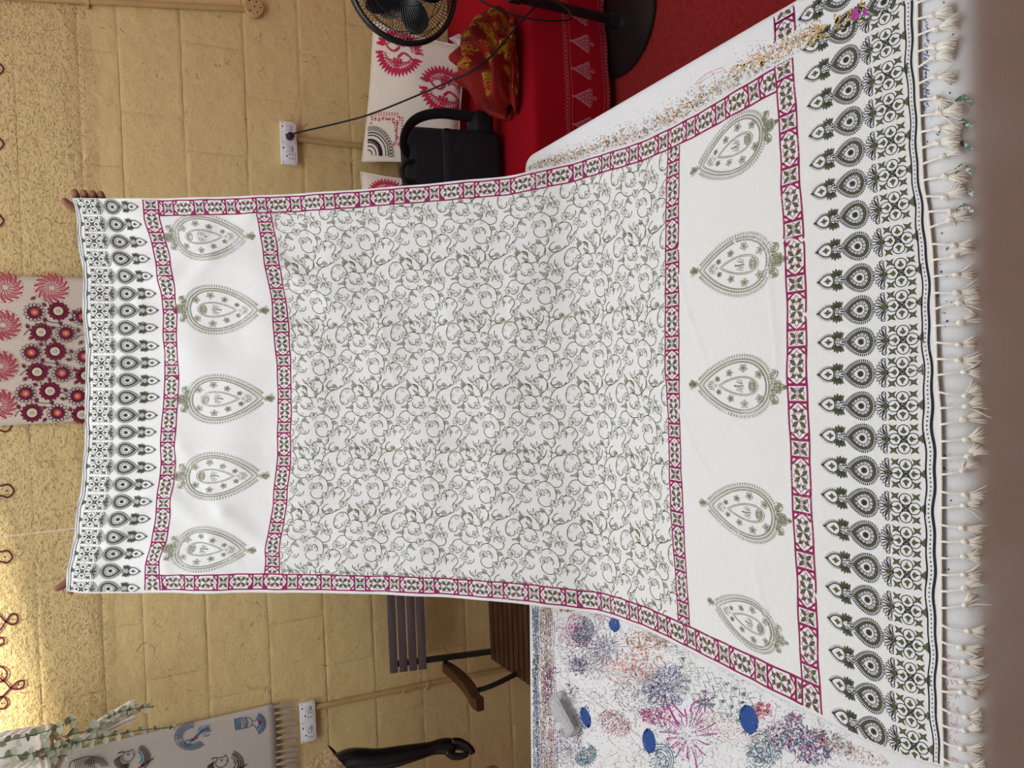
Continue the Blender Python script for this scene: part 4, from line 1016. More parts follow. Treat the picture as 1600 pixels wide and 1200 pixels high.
conduit('ochre painted conduit running down from the plugged-in right switchboard', [(0.984, yc, 1.02), (0.985, yc, 0.7), (0.985, yc, 0.40)])
conduit('ochre painted conduit below the left switchboard, with a coupling and a clip', [(-1.212, yc, 1.045), (-1.222, yc, 0.763), (-1.232, yc, 0.5), (-1.262, yc, 0.02)], clips=[(-1.231, yc, 0.575)], coupl=[(-1.228, yc, 0.655)])
conduit('ochre painted conduit at the top right ending in a round junction box', [(1.335, yc, 1.99), (1.375, yc, 1.712), (1.455, yc, 1.17)], clips=[(1.378, yc, 1.70)])
jb = thing('junction_box', 'round ochre painted junction box with screw holes, high on the right wall', 'junction box', (1.462, YW-0.001, 1.15))
RX90 = Matrix.Rotation(math.pi/2, 3, 'X')
MB().lathe([(.034, 0), (.036, .004), (.036, .022), (.033, .026), (.001, .027)], (1.462, YW-.001, 1.15), 28, RX90).build('box_body', M_conduit, jb, smooth=True)
for (dx, dz) in ((.018, .018), (-.018, .016), (0, -.022), (.0, 0), (-.02, -.01), (.02, -.008)):
    MB().lathe([(.0028, 0), (.0028, .0006), (.0001, .0007)], (1.462+dx, YW-.0285, 1.15+dz), 8, RX90).build('screw_hole', M_dark, jb)

def switchboard(x0, x1, zt, zb, label, plugged):
    t = thing('switchboard', label, 'switchboard', ((x0+x1)/2, YW, zb)); w = x1-x0; h = zt-zb; cx, cz = (x0+x1)/2, (zt+zb)/2; yf = YW-.03
    MB().box((cx, YW-.0135, cz), (w-.006, .022, h-.006), bev=.002).build('back_box', M_plate, t, smooth=True)
    MB().box((cx, YW-.0265, cz), (w, .006, h), bev=.0025).build('face_plate', M_plate, t, smooth=True)
    for k in (0, 1):
        ux = x0+w*(0.15+0.5*k) if not plugged else x0+w*(0.15+0.5*k)
        sw = MB().box((ux+w*.20, yf-.0035, cz+h*.05), (w*.115, .007, h*.42), Matrix.Rotation(.12, 3, 'X'), bev=.0015).build('rocker_switch', M_plate, t, smooth=True)
        so = MB().box((ux+w*.03, yf-.0008, cz-.002), (w*.2, .002, h*.62), bev=.001).build('socket', M_plate, t, smooth=True)
        for (dx, dz, r) in ((0, .012, .0032), (-.008, .001, .0022), (.008, .001, .0022), (-.008, -.009, .0022), (.008, -.009, .0022)):
            MB().lathe([(r, 0), (r, .0008), (.0001, .0009)], (ux+w*.03+dx, yf-.0016, cz+dz-.002), 10, RX90).build('pin_hole', M_dark, so)
        MB().box((ux+w*.22, yf-.0006, zt-h*.16), (.006, .0012, .005), bev=.0004).build('indicator', M_redp if (plugged and k == 1) else M_dark, t)
    for (a, b_) in ((.03, .12), (.5, .1), (.97, .12), (.03, .88), (.5, .88), (.97, .88)):
        MB().lathe([(.0018, 0), (.0018, .0006), (.0001, .0007)], (x0+w*a, yf-.0002, zb+h*b_), 8, RX90).build('screw', M_dark, t)
    return t
switchboard(0.878, 1.042, 1.076, 1.014, 'white switchboard on the right wall with a black plug in one socket', True)
switchboard(-1.330, -1.180, 1.097, 1.038, 'white switchboard beside the fringed linen hanging, both sockets empty', False)

# ---- centre hanging: cream linen runner with red rosettes and garden flowers
def runner(name, label, cat, x0, x1, z0, z1, y, m, thick=0.004, wave=0.002):
    t = thing(name, label, cat, ((x0+x1)/2, y, z0)); nx, nz = 24, 40; Vt = []; 
    for i in range(nx+1):
        for k in range(nz+1):
            x = x0+(x1-x0)*i/nx; z = z0+(z1-z0)*k/nz; Vt.append((x, y+wave*math.sin(x*14+z*3)-abs(wave), z))
    n_ = len(Vt); Vb = [(x, yy+thick, z) for x, yy, z in Vt]; g = np.arange(n_).reshape(nx+1, nz+1)
    Fq = np.stack([g[:-1, :-1], g[1:, :-1], g[1:, 1:], g[:-1, 1:]], -1).reshape(-1, 4)
    pr = np.concatenate([g[:, 0], g[-1, 1:], g[-2::-1, -1], g[0, -2:0:-1]]); sd = np.stack([pr, pr+n_, np.roll(pr, -1)+n_, np.roll(pr, -1)], 1)
    mesh_np('cloth', np.array(Vt+Vb), np.concatenate([Fq, Fq[:, ::-1]+n_, sd]), m, t, smooth=False); return t
LIN = srgb(210, 196, 180)
I_rose = ink_mat('crimson_dye', srgb(178, 46, 74), LIN, .2, .34, 300); I_dk = ink_mat('plum_black_dye', srgb(66, 46, 58), LIN, .16, .3, 300)
I_wine = ink_mat('wine_dye', srgb(138, 32, 58), LIN, .2, .36, 300); I_yel = mat('yellow_dye', srgb(214, 190, 110), .9); I_coral = mat('coral_dye', srgb(214, 96, 100), .9)
hr = runner('wall_hanging', 'cream linen wall hanging with crimson pinwheels and wine-red garden flowers', 'wall hanging', -0.063, 0.424, 1.15, 2.35, YW-.012, M_linen)
yR = YW-.012-.004
def rmap(V, Z):   # runner metres
    return np.stack([V[:, 0], np.full(len(V), yR-.0006)-.0003*Z, V[:, 1]], 1)
def w2(x, y, yy=yR): p = at(x, y, 1, yy); return np.array([p[0], p[2]])
k = Ink()
def pinwheel(c_, r, n=15):
    for j in range(n):
        a = j*6.283/n
        pts = [c_+r*f*np.array([math.cos(a+tw), math.sin(a+tw)]) for f, tw in ((.16, 0), (.45, .12), (.7, .32), (.97, .62))]
        k.stroke(cr(pts, 4), np.linspace(.3, 1, 13)*r*.115, 0, 0)
        pts = [c_+r*f*np.array([math.cos(a+tw+.2), math.sin(a+tw+.2)]) for f, tw in ((.45, .1), (.62, .25), (.78, .42))]
        k.stroke(cr(pts, 3), r*.05, 0, 0); k.disc(c_+r*.98*np.array([math.cos(a+.4), math.sin(a+.4)]), r*.035, 0, 0, 6)
for (x, y) in ((81,450),(8,449),(4,508),(0,572),(-2,632),(-60,450),(-62,510),(-66,572),(-70,632)):
    k = Ink(); pinwheel(w2(x, y), 0.051); k.build('pinwheel_print', rmap, [I_rose], hr)
k = Ink()
def bloom(c_, r, kind):
    for j in range(14):
        a = j*6.283/14; d = np.array([math.cos(a), math.sin(a)])
        if kind: k.leaf(c_+d*r*.45, c_+d*r, r*.33, 1, 0)
        else: k.leaf(c_+d*r*.5, c_+d*r*.72, r*.2, 1, 0)
        k.leaf_line(c_+d*r*.5, c_+d*r*1.02, r*.40, r*.05, 0, 1)
    if kind: k.ring(c_, r*.53, r*.05, 0, 1, 16); k.disc(c_, r*.44, 3, 1, 14)
    else: k.ring(c_, r*.50, r*.06, 0, 1, 16); k.disc(c_, r*.46, 1, 1, 14); k.disc(c_, r*.32, 4, 2, 12)
    k.disc(c_, r*.15, 2, 3, 10); k.ring(c_, r*.16, r*.03, 0, 4, 10)
def bleaf(c_, a, r):
    d = np.array([math.cos(a), math.sin(a)]); k.leaf(c_-d*r*.6, c_+d*r*.7, r*.8, 1, 0); k.leaf_line(c_-d*r*.7, c_+d*r, r*1.0, r*.12, 0, 1); k.line(c_-d*r, c_+d*r*.6, r*.1, 0, 2)
BLM = [(54,488,0),(91,486,1),(64,519,1),(103,521,0),(49,551,0),(86,549,1),(58,581,1),(97,583,0),(40,615,0),(78,611,1),(50,645,1),(90,645,0),(129,495,0),(132,557,0),(121,619,0),(134,587,1),(128,648,1)]
FLM = [I_dk, I_wine, I_yel, mat('linen_reserve', LIN, .9), I_coral]
for (x, y, kd) in BLM: k = Ink(); bloom(w2(x, y), 0.0315, kd); k.build('flower_print', rmap, FLM, hr)
k = Ink()
for (x, y, a) in ((52,466,2.2),(69,476,.8),(70,500,2.8),(83,512,1.6),(94,505,.3),(116,488,.6),(111,500,4.5),(43,510,.4),(48,528,2.4),(64,538,.9),(83,531,.2),(122,516,.2),(126,535,2.5),(66,563,2.7),(77,574,1.6),(89,568,.4),(111,549,.6),(107,562,4.5),(37,572,.4),(39,592,2.4),(55,601,.9),(77,593,.3),(117,578,.3),(119,597,2.4),(57,625,2.7),(69,637,1.6),(81,629,.3),(102,610,.6),(98,623,4.5),(29,636,.4),(70,656,2.6),(110,640,.3)): bleaf(w2(x, y), a, 0.0105)
for pts in ([(72,468),(80,478)],[(69,500),(82,504),(92,505)],[(103,488),(112,490),(114,500)],[(37,524),(44,516),(52,514)],[(119,530),(124,524),(131,523)],[(70,532),(72,540),(76,545)],[(86,530),(88,538)],[(64,565),(78,567),(88,568)],[(100,550),(110,554),(112,562)],[(31,587),(38,580),(46,578)],[(112,593),(120,586),(128,585)],[(62,595),(66,604)],[(55,628),(68,630),(80,630)],[(92,612),(102,616),(104,624)],[(23,651),(28,643),(36,641)],[(105,655),(112,648),(120,646)]):
    k.stroke(cr([w2(*q) for q in pts], 5), .0022, 0, 0)
k.build('leaf_print', rmap, FLM, hr)['kind'] = 'stuff'

# ---- left hanging: grey linen runner with fringe and line-drawn figures
hl = runner('wall_hanging', 'grey linen hanging with a fringed hem and blue and brown line-drawn figures', 'wall hanging', -1.62, -1.158, 1.185, 2.3, YW-.02, M_linen2, wave=.003)
yL = YW-.02-.0065
M_fringe = mat('linen_fringe', srgb(190, 176, 160), .9, .2, 300)
for j in range(19):
    x = -1.170-.024*j; b = MB(); r_ = random.Random(j)
    for q in range(9):
        dx = r_.uniform(-.008, .008); b.tube([(x+dx*.3, yL+.003, 1.19), (x+dx*.5+.002*math.sin(q), yL+.001, 1.165), (x+dx+.003*math.sin(q*2.1), yL+.003, 1.14), (x+dx*1.4-.006+r_.uniform(-.004, .004), yL+.004, 1.115+r_.uniform(-.008, .008))], .0016, 4)
    b.build('fringe', M_fringe, hl, smooth=True)
LIN2 = srgb(203, 194, 184)
I_blu = ink_mat('figure_blue', srgb(72, 112, 146), LIN2, .2, .36, 300); I_brn = ink_mat('figure_brown', srgb(74, 48, 52), LIN2, .16, .32, 300)
I_cy = mat('sky_blue_spot', srgb(60, 168, 206), .9); I_gr = mat('green_spot', srgb(120, 140, 60), .9); I_cr = mat('crimson_spot', srgb(170, 30, 80), .9)
def lmap(V, Z):
    d = ray(V[:, 0], V[:, 1]); t = (yL-.0008-.0003*Z-C_O[1])/d[:, 1]; return C_O+t[:, None]*d
k = Ink()   # winged bird
c_ = np.array([305.0, 1152.0])
for sgn, cc in ((1, np.array([300., 1150.])),):
    for f in (1, .82, .62): k.ring(cc, 27*f, 1, 0, 0, 30, ry=21*f, rot=-.25, a0=1.0, a1=5.0)
    for j in range(30):
        a = 1.0+4.0*j/29; R_ = Matrix.Rotation(-.25, 2)
        p0 = R_ @ Vector((27*.62*math.cos(a), 21*.62*math.sin(a))); p1 = R_ @ Vector((28*math.cos(a), 22*math.sin(a)))
        if abs(a-3) > .2: k.line(cc+np.array(p0), cc+np.array(p1), .9, 0, 0)
k.ring((293,1161), 4.5, 1.2, 0, 0, 14); k.curve([(297,1158),(303,1154),(309,1148),(316,1142),(325,1138)], 3.4, 0, 0); k.curve([(299,1155),(304,1158)], 2, 0, 0)
for j in range(5): k.line((314, 1143), (326+.6*j, 1134+2.1*j), .9, 0, 1)
k.stroke(np.array([(312,1141),(325,1132.5),(329,1142),(316,1147)]), .9, 0, 1, True); k.curve([(309,1143),(312,1137),(316,1135)], 1.4, 0, 1); k.curve([(318,1150),(324,1150),(327,1147)], 1.4, 0, 1); k.disc((306,1153), 2.4, 1, 3, 10)
k.build('winged_bird_print', lmap, [I_blu, I_cr], hl)
k = Ink()   # blue bust with a tall cap and a collar
[k.line((367+1.6*q_, 1123.5-.4*q_), (368.5+1.6*q_, 1140.5-.3*q_), 1.0, 0, 0) for q_ in range(6)]; k.stroke(np.array([(366,1124),(383,1121),(388,1129),(382,1138),(368,1141)]), 1.1, 0, 1, True)
for xx in (379, 383): k.line((xx, 1122), (xx+2, 1138), 1.2, 0, 1)
k.curve([(384,1122),(390,1122),(394,1128),(391,1135),(384,1137)], 1.0, 0, 1); k.line((384,1127),(388,1127.5),.9,0,1); k.line((383,1132),(387,1132),.9,0,1); k.curve([(393,1126),(397,1127),(401,1124)],1,0,1); k.curve([(391,1135),(396,1133),(401,1139)],1,0,1)
for f in (1, .85, .68, .5): k.ring((396,1131), 18*f, 2.2 if f in (1, .5) else 1, 0, 0, 20, ry=17*f, a0=-1.15, a1=1.15)
for j in range(12): a = -1.1+2.2*j/11; k.line((396+12*math.cos(a), 1131+11.5*math.sin(a)), (396+17*math.cos(a), 1131+16*math.sin(a)), .8, 0, 1)
k.disc((406,1129), 2.8, 1, 3, 10)
k.build('blue_bust_print', lmap, [I_blu, I_cr], hl)
def brown_head(ox, oy, spot):
    k = Ink(); q = lambda pts: np.array(pts, float)+np.array([ox, oy])
    k.stroke(cr(q([(-9,3),(-8,-4),(-3,-8),(3,-9),(6,-12),(9,-8),(10,-3),(7,2),(3,6),(-4,7)]), 4, True), 1.1, 0, 1, True)      # face in profile
    k.disc(q([(0,-3)])[0], 1.2, 0, 2, 6); k.stroke(q([(-3,-5),(3,-5)]), 1, 0, 2); k.stroke(q([(7,-5),(9,-3)]), .9, 0, 2)
    for j in range(7): k.stroke(cr(q([(-11-1.6*j,-3+j*1.1),(-13-1.4*j,5+j*.7),(-8-1.0*j,11+j*1.1),(2-.4*j,10+j*1.3)]), 4), 1.0, 0, 0)   # striped head-dress
    k.stroke(q([(-16,-6),(-10,-8),(-6,-8)]), 1.8, 0, 1)
    for f in (1, .84, .68, .5): k.ring(q([(10,1)])[0], 24*f, 1.3, 0, 1, 20, ry=21*f, a0=-1.15, a1=.95)                             # broad collar
    for j in range(13): a_ = -1.15+2.1*j/12; k.line(q([(10+16.5*math.cos(a_), 1+14.3*math.sin(a_))])[0], q([(10+23.5*math.cos(a_), 1+20.5*math.sin(a_))])[0], .9, 0, 1)
    k.stroke(q([(14,19),(24,12),(40,2)]), 1.7, 0, 1)
    k.disc(q([(21,-1)])[0], 3.2, 1, 4, 12)
    k.build('brown_figure_print', lmap, [I_brn, spot], hl)
for q_ in ((200, 1183, I_cy), (346, 1192, I_gr), (270, 1262, I_gr), (405, 1268, I_cy), (150, 1290, I_gr), (330, 1325, I_cy)): brown_head(*q_)
k = Ink()
for f in (1, .86, .7, .52): k.ring((150,1200), 19*f, 1.3, 0, 0, 20, ry=17*f, a0=-2.8, a1=-.2)
for j in range(11): k.line((118+3*j, 1200), (116+3*j, 1186), 1.0, 0, 0)
k.stroke(cr([(108,1200),(112,1190),(134,1183),(150,1183)], 5), 1.4, 0, 0)
k.build('brown_figure_print', lmap, [I_brn], hl)
k = Ink()
for f in (1, .8, .6): k.ring((403,1136), 0.1+13*f, 1, 0, 0, 10, a0=-.2, a1=.2)

# ---- thread hanging from above
th = MB(); x_, _, z_ = P(60, 832.5, 1, 2.84); th.tube([(x_, 2.84, 2.99), (x_, 2.84, 2.4), (x_+.001, 2.84, 1.4)], .0013, 5)
tag(th.build('hanging_thread', M_yarn), 'thin white thread hanging in front of the sunlit wall', 'thread')

# ================================================================ planter at the top left
PLY = 2.66
def pw(x, y, dy=0.0): return Vector(P(x, y, 1, PLY+dy))
pl_t = thing('macrame_planter', 'white pot in a knotted cream macrame hanger with trailing eucalyptus, top left corner', 'planter', (-1.2, PLY, 1.8))
M_pot = mat('white_glaze', srgb(236, 234, 230), .4, .06, 30, stretch=(8, 8, 1), bump=.3, bscale=40)
M_rope = mat('macrame_cotton', srgb(240, 230, 216), .95, .12, 250, bump=.6, bscale=500)
M_euc = mat('eucalyptus_leaf', srgb(170, 174, 146), .6, .3, 40); M_stem = mat('eucalyptus_stem', srgb(92, 100, 76), .7)
pc = (P(40, 1146, 1, PLY)[0]-.076, PLY, 0); zb = P(74, 1170, 1, PLY)[2]
MB().lathe([(.001, zb), (.058, zb), (.066, zb+.006), (.070, zb+.03), (.073, zb+.17), (.074, zb+.19), (.069, zb+.19), (.066, zb+.16), (.001, zb+.16)], pc, 40).build('pot', M_pot, pl_t, smooth=True)
def braid(pts, r, name='rope'):
    pts = cr(pts, 8); b = MB()
    for ph in (0, 2.1, 4.2):
        q = []
        for j, p_ in enumerate(pts):
            a = j*1.0+ph; q.append((p_[0]+r*.75*math.cos(a), p_[1]+r*.75*math.sin(a), p_[2]))
        b.tube(q, r*.62, 6)
    return b.build(name, M_rope, pl_t, smooth=True)
for a in (0.1, 1.7, 3.3, 4.9):
    ca, sa = math.cos(a), math.sin(a)
    braid([(pc[0]+.083*ca, pc[1]+.083*sa, zb+.55), (pc[0]+.083*ca, pc[1]+.083*sa, zb+.2), (pc[0]+.080*ca, pc[1]+.080*sa, zb+.06), (pc[0]+.066*ca, pc[1]+.066*sa, zb-.008), (pc[0]+.02*ca, pc[1]+.02*sa, zb-.04), (pc[0]+.012*ca+.012, pc[1]+.012*sa, zb-.075)], .009)
for j, zz in enumerate((zb-.004, zb+.012)): MB().tube([(pc[0]+.076*math.cos(u), pc[1]+.076*math.sin(u), zz+.003*math.sin(u*9)) for u in np.linspace(0, 6.283, 40)], .010, 8).build('rope', M_rope, pl_t, smooth=True)
MB().lathe([(.006, -.02), (.019, -.014), (.023, 0), (.018, .016), (.006, .022)], (pc[0]+.012, pc[1], zb-.075), 16).build('knot', M_rope, pl_t, smooth=True)
tl = MB(); r_ = random.Random(8)
for j in range(26):
    a = r_.uniform(0, 6.28); q = math.sqrt(r_.random())*.030; L = r_.uniform(.13, .165); x0 = pc[0]+.012
    tl.tube([(x0+q*.4*math.cos(a), pc[1]+q*.4*math.sin(a), zb-.085), (x0+.030+q*math.cos(a), pc[1]+q*math.sin(a), zb-.14), (x0+.062+q*1.2*math.cos(a), pc[1]+q*1.2*math.sin(a), zb-.085-L)], .0042, 6)
tl.tube([(pc[0]+.03, pc[1], zb-.10), (pc[0]+.075, pc[1]-.01, zb-.17), (pc[0]+.10, pc[1]-.012, zb-.205)], .0045, 6)
tl.build('tassel', M_rope, pl_t, smooth=True)
def leaf_mesh():
    b = MB(); Vv = []; Ff = []; n = 8
    for i in range(n+1):
        t = i/n; h = .5*math.sin(math.pi*min(1, t*.96+.02))**.7
        for s_ in (-1, 0, 1): Vv.append((s_*h*.86, t, .06*math.sin(t*3)+(.10*h if s_ else 0)))
    for i in range(n):
        for j in range(2): Ff.append((i*3+j, i*3+j+1, (i+1)*3+j+1, (i+1)*3+j))
    b.add(Vv, Ff); o = b.build('leaf', M_euc); shade(o, 80); me = o.data; bpy.data.objects.remove(o); return me
LEAF = leaf_mesh()
def sprig3(pts, n, r0, r1, seed):
    r_ = random.Random(seed); c_ = cr(pts, 8); st = MB().tube(c_, .0016, 6).build('stem', M_stem, pl_t, smooth=True); c_ = [Vector(q) for q in c_]
    for j in range(n):
        f = (j+.5)/n*(len(c_)-1); i = int(f); p_ = c_[i].lerp(c_[min(i+1, len(c_)-1)], f-i); tan = (c_[min(i+1, len(c_)-1)]-c_[max(i-1, 0)]).normalized()
        for s_ in (-1, 1):
            side = Vector((s_*r_.uniform(.6, 1), r_.uniform(-.9, .3), r_.uniform(-.2, .5))) if j % 2 else Vector((r_.uniform(-.4, .4), -s_*r_.uniform(.5, 1), s_*.5))
            d = (side+tan*.35).normalized(); nz = Vector((r_.uniform(-.5, .5), -1, r_.uniform(-.2, .8))); xx = d.cross(nz).normalized(); zz = xx.cross(d)
            r = (r0+(r1-r0)*j/n)*r_.uniform(.8, 1.2)
            o = bpy.data.objects.new('leaf', LEAF); COL.objects.link(o); M4 = Matrix.Identity(4)
            for a in range(3): M4[a][0] = xx[a]*r; M4[a][1] = d[a]*r; M4[a][2] = zz[a]*r; M4[a][3] = p_[a]
            o.matrix_basis = M4; o.parent = st; o.matrix_parent_inverse = world_of(st).inverted()
sprig3([pw(-40,1170,-.085), pw(0,1160,-.1), pw(45,1150,-.1), pw(80,1140,-.1), pw(108,1128,-.095), pw(110,1124,-.09)], 11, .028, .020, 1)
sprig3([pw(100,1150,-.06), pw(150,1138,-.06), pw(175,1118,-.05), pw(205,1108,-.04), pw(240,1104,-.03)], 15, .026, .019, 2)
sprig3([pw(80,1172,-.09), pw(120,1160,-.08), pw(170,1150,-.07), pw(220,1141,-.06), pw(275,1136,-.05)], 20, .028, .012, 3)
sprig3([pw(-30,1195,-.11), pw(10,1182,-.11), pw(45,1178,-.11), pw(75,1168,-.1)], 8, .027, .02, 4)
sprig3([pw(30,1188,-.1), pw(60,1182,-.1), pw(90,1182,-.09), pw(106,1180,-.09)], 6, .025, .018, 5)

# ================================================================ the red bench on the right
BZ = 0.352
M_wood = mat('bench_wood', srgb(70, 44, 30), .6, .3, 10)
bench = thing('low_bench', 'low bench against the wall hidden under the red cloth', 'bench', (1.1, 2.55, 0))
MB().box((1.44, 2.54, BZ-.03), (1.8, .62, .04), bev=.003).build('seat_board', M_wood, bench)
for x in (.62, 2.2):
    for y in (2.30, 2.78): MB().box((x, y, (BZ-.05)/2), (.05, .05, BZ-.05), bev=.003).build('leg', M_wood, bench)
rc = thing('bench_cover', 'crimson cloth over the bench with a pink-white printed border of leafy triangles', 'bench cover', (1.15, 2.5, BZ))
rows = []; nx = 140
prof = [(2.888, BZ), (2.75, BZ+.001), (2.55, BZ), (2.35, BZ+.001), (2.24, BZ), (2.218, BZ-.003), (2.207, BZ-.010), (2.203, BZ-.022), (2.20, BZ-.06), (2.197, .25), (2.193, .20), (2.189, .15), (2.186, .10), (2.183, .06), (2.182, .036)]
Vc = []
for j, (y, z) in enumerate(prof):
    for i in range(nx+1):
        x = .50+1.86*i/nx; drop = max(0, (BZ-z)/.3)
        yy = y-(.006*math.sin(x*13)+.004*math.sin(x*31+1))*drop; zz = z+(.0012*math.sin(x*9+y*14)+.001*math.sin(x*23-y*7) if j < 5 else 0)
        Vc.append((x, yy, zz))
g = np.arange(len(Vc)).reshape(len(prof), nx+1)
VcA = np.array(Vc)
VB = VcA+np.array([0, .0015, -.0015]); nV = len(VcA); Fq = np.stack([g[:-1, :-1], g[:-1, 1:], g[1:, 1:], g[1:, :-1]], -1).reshape(-1, 4)
pr = np.concatenate([g[:, 0], g[-1, 1:], g[-2::-1, -1], g[0, -2:0:-1]]); sd = np.stack([pr, np.roll(pr, -1), np.roll(pr, -1)+nV, pr+nV], 1)
mesh_np('cloth', np.concatenate([VcA, VB]), np.concatenate([Fq, Fq[:, ::-1]+nV, sd]), M_red, rc, smooth=True)
I_pw = ink_mat('pale_pink_print', srgb(224, 172, 186), srgb(170, 16, 40), .3, .46, 300)
k = Ink()
for (z, d) in ((.205, 1), (.193, 1), (.063, 1), (.052, 1)):
    for x in np.arange(.6, 2.2, .0055): k.disc((x, z+.001*math.sin(x*200)), .0012, 0, 0, 5)
for x in np.arange(.6, 2.2, .013):
    k.ring((x, .213), .0032, .0009, 0, 0, 7); k.ring((x, .045), .0032, .0009, 0, 0, 7); k.disc((x+.006, .221), .0014, 0, 0, 5)
for x in np.arange(.62, 2.2, .0985):
    for row in range(5):
        for j in range(row+1):
            cx, cz = x+(j-row/2)*.0125, .176-row*.0125
            k.ring((cx, cz), .0045, .0012, 0, 0, 8); k.disc((cx, cz), .0014, 0, 0, 5); k.line((cx-.004, cz-.005), (cx+.004, cz-.005), .001, 0, 0)
    for s_ in (-1, 1): k.line((x, .186), (x+s_*.034, .118), .0014, 0, 0); 
    k.ring((x, .103), .006, .0018, 0, 0, 9); k.ring((x, .190), .004, .0012, 0, 0, 8); k.line((x-.03, .115), (x+.03, .115), .0014, 0, 0, 4)
def skirt(V, Z):
    x, z = V[:, 0], V[:, 1]; zs = np.array([q[1] for q in prof[7:]])[::-1]; ys = np.array([q[0] for q in prof[7:]])[::-1]
    y = np.interp(z, zs, ys)-(.006*np.sin(x*13)+.004*np.sin(x*31+1))*np.maximum(0, (BZ-z)/.3)
    return np.stack([x, y-.0015, z], 1)
k.build('border_print', skirt, [I_pw], rc)

# ---- cushions
def cushion(label, A, B, Cc, D, th):
    """corners: top left, top right, bottom right, bottom left"""
    A, B, Cc, D = [np.array(q, float) for q in (A, B, Cc, D)]; n = 26; nr = np.cross(B-A, D-A); nr /= np.linalg.norm(nr)
    if nr[1] > 0: nr = -nr
    def f(u, v, sgn=1):
        u = np.asarray(u, float); v = np.asarray(v, float); pin = .035
        uu = u+pin*np.sin(math.pi*v)*(0.5-u)*2*0.6; vv = v+pin*np.sin(math.pi*u)*(0.5-v)*2*.6
        base = (1-uu)[..., None]*(1-vv)[..., None]*A+uu[..., None]*(1-vv)[..., None]*B+uu[..., None]*vv[..., None]*Cc+(1-uu)[..., None]*vv[..., None]*D
        h = th*np.clip(4*u*(1-u), 0, 1)**.5*np.clip(4*v*(1-v), 0, 1)**.5
        h = h+sgn*.006*np.sin(u*9+v*4)*np.sin(math.pi*u)*np.sin(math.pi*v)+(.007*np.sin(7*v-3*u)+.004*np.sin(19*u-9*v)*v)*np.sin(math.pi*u)*np.sin(math.pi*v)
        return base+nr*h[..., None]*sgn
    t = thing('cushion', label, 'cushion', tuple((Cc+D)/2), 'printed cushions on the red bench')
    uu, vv = np.meshgrid(np.linspace(0, 1, n), np.linspace(0, 1, n), indexing='ij')
    F1 = f(uu, vv, 1).reshape(-1, 3); F2 = f(uu, vv, -1).reshape(-1, 3); g = np.arange(n*n).reshape(n, n)
    Fq = np.stack([g[:-1, :-1], g[1:, :-1], g[1:, 1:], g[:-1, 1:]], -1).reshape(-1, 4)
    mesh_np('cushion_case', np.concatenate([F1, F2]), np.concatenate([Fq, Fq[:, ::-1]+n*n]), M_pillow, t, smooth=True)
    e = np.linspace(0, 1, 14)
    rim = [f(a, 0.*a) for a in (e,)]+[f(0*e+1, e)]+[f(1-e, 0*e+1)]+[f(0*e, 1-e)]
    MB().tube(np.concatenate(rim), .0035, 6).build('piping', M_pillow, t, smooth=True)
    fm = lambda V, Z: (lambda p_: p_+nr*(.0016+.0003*Z)[:, None])(f(np.clip(V[:, 0], .01, .99), np.clip(V[:, 1], .01, .99)))
    return t, fm
def roundel(cx, cy, r, rot):
    k = Ink(); ca, sa = math.cos(rot), math.sin(rot)
    for s_ in (-1, 1):
        for j in range(17):      # wing feathers
            a = math.radians(12+156*j/16); d = np.array([math.cos(a), s_*math.sin(a)])
            k.leaf(d*.6, d*1.0, .135, 0, 0, 4); k.line(d*.62, d*.9, .03, 0, 0)
        for j in range(19):
            a = math.radians(16+148*j/18); d = np.array([math.cos(a), s_*math.sin(a)]); L0 = .36+.16*abs(math.cos(a))
            k.line(d*L0, d*(.60), .045, 0, 0)
        k.curve([(-.97, s_*.12), (-.6, s_*.32), (-.2, s_*.36), (.2, s_*.36), (.6, s_*.32), (.97, s_*.12)], .035, 0, 0)
        for j in range(4):       # body scales
            for i in range(3-j//2): k.disc(((i-(2-j//2)/2)*.13, s_*(.30+.13*j)), .058, 0, 0, 7)
        k.curve([(0, s_*.22), (s_*.18, s_*.0), (s_*.42, s_*.06), (s_*.60, s_*.20), (s_*.74, s_*.14)], np.linspace(.11, .035, 25), 0, 1); k.leaf((s_*.66, s_*.16), (s_*.90, s_*.12), .085, 0, 1)
    o = Ink(); o.place(k, lambda V: np.stack([cx+r[0]*(V[:, 0]*ca-V[:, 1]*sa), cy+r[1]*(V[:, 0]*sa+V[:, 1]*ca)], 1)); return o
I_cush = ink_mat('cushion_crimson', srgb(192, 44, 82), srgb(238, 226, 212), .2, .34, 300)
yT, yBt = 2.845, 2.66
cA, cB, cC, cD = P(566, 252, 1, yT), P(584, 34, 1, yT), P(728, 74, 1, yBt), P(716, 262, 1, yBt)
cu, fm = cushion('white cushion with two crimson swan roundels and a black corner fan, leaning on the wall', cA, cB, cC, cD, .055)
for (u, v, ro) in ((.80, .31, 1.62), (.575, .83, 1.62)): roundel(u, v, (.205, .275), ro).build('roundel_print', fm, [I_cush], cu)
k = Ink()
for f in (1, .86): k.stroke(np.array([(.09, .36*f+.02), (.30*f, .36*f+.02), (.30*f, .05)]), .012, 0, 0)
for j in range(11): k.line((.095+.02*j, .395), (.095+.02*j, .42), .007, 0, 0); k.line((.305, .05+.03*j), (.335, .05+.03*j), .007, 0, 0)
for j in range(7): k.ring((.11+.026*j, .352), .009, .006, 0, 0, 7); k.ring((.283, .07+.04*j), .009, .006, 0, 0, 7)
for (x, y) in ((.15, .37), (.2, .34), (.25, .36), (.275, .3), (.29, .2), (.27, .15), (.28, .25), (.29, .1)): k.disc((x, y), .008, 0, 0, 6)
k.build('corner_print', fm, [I_cush], cu)
I_ck = ink_mat('cushion_black', srgb(40, 36, 40), srgb(238, 226, 212), .16, .3, 300)
k = Ink()
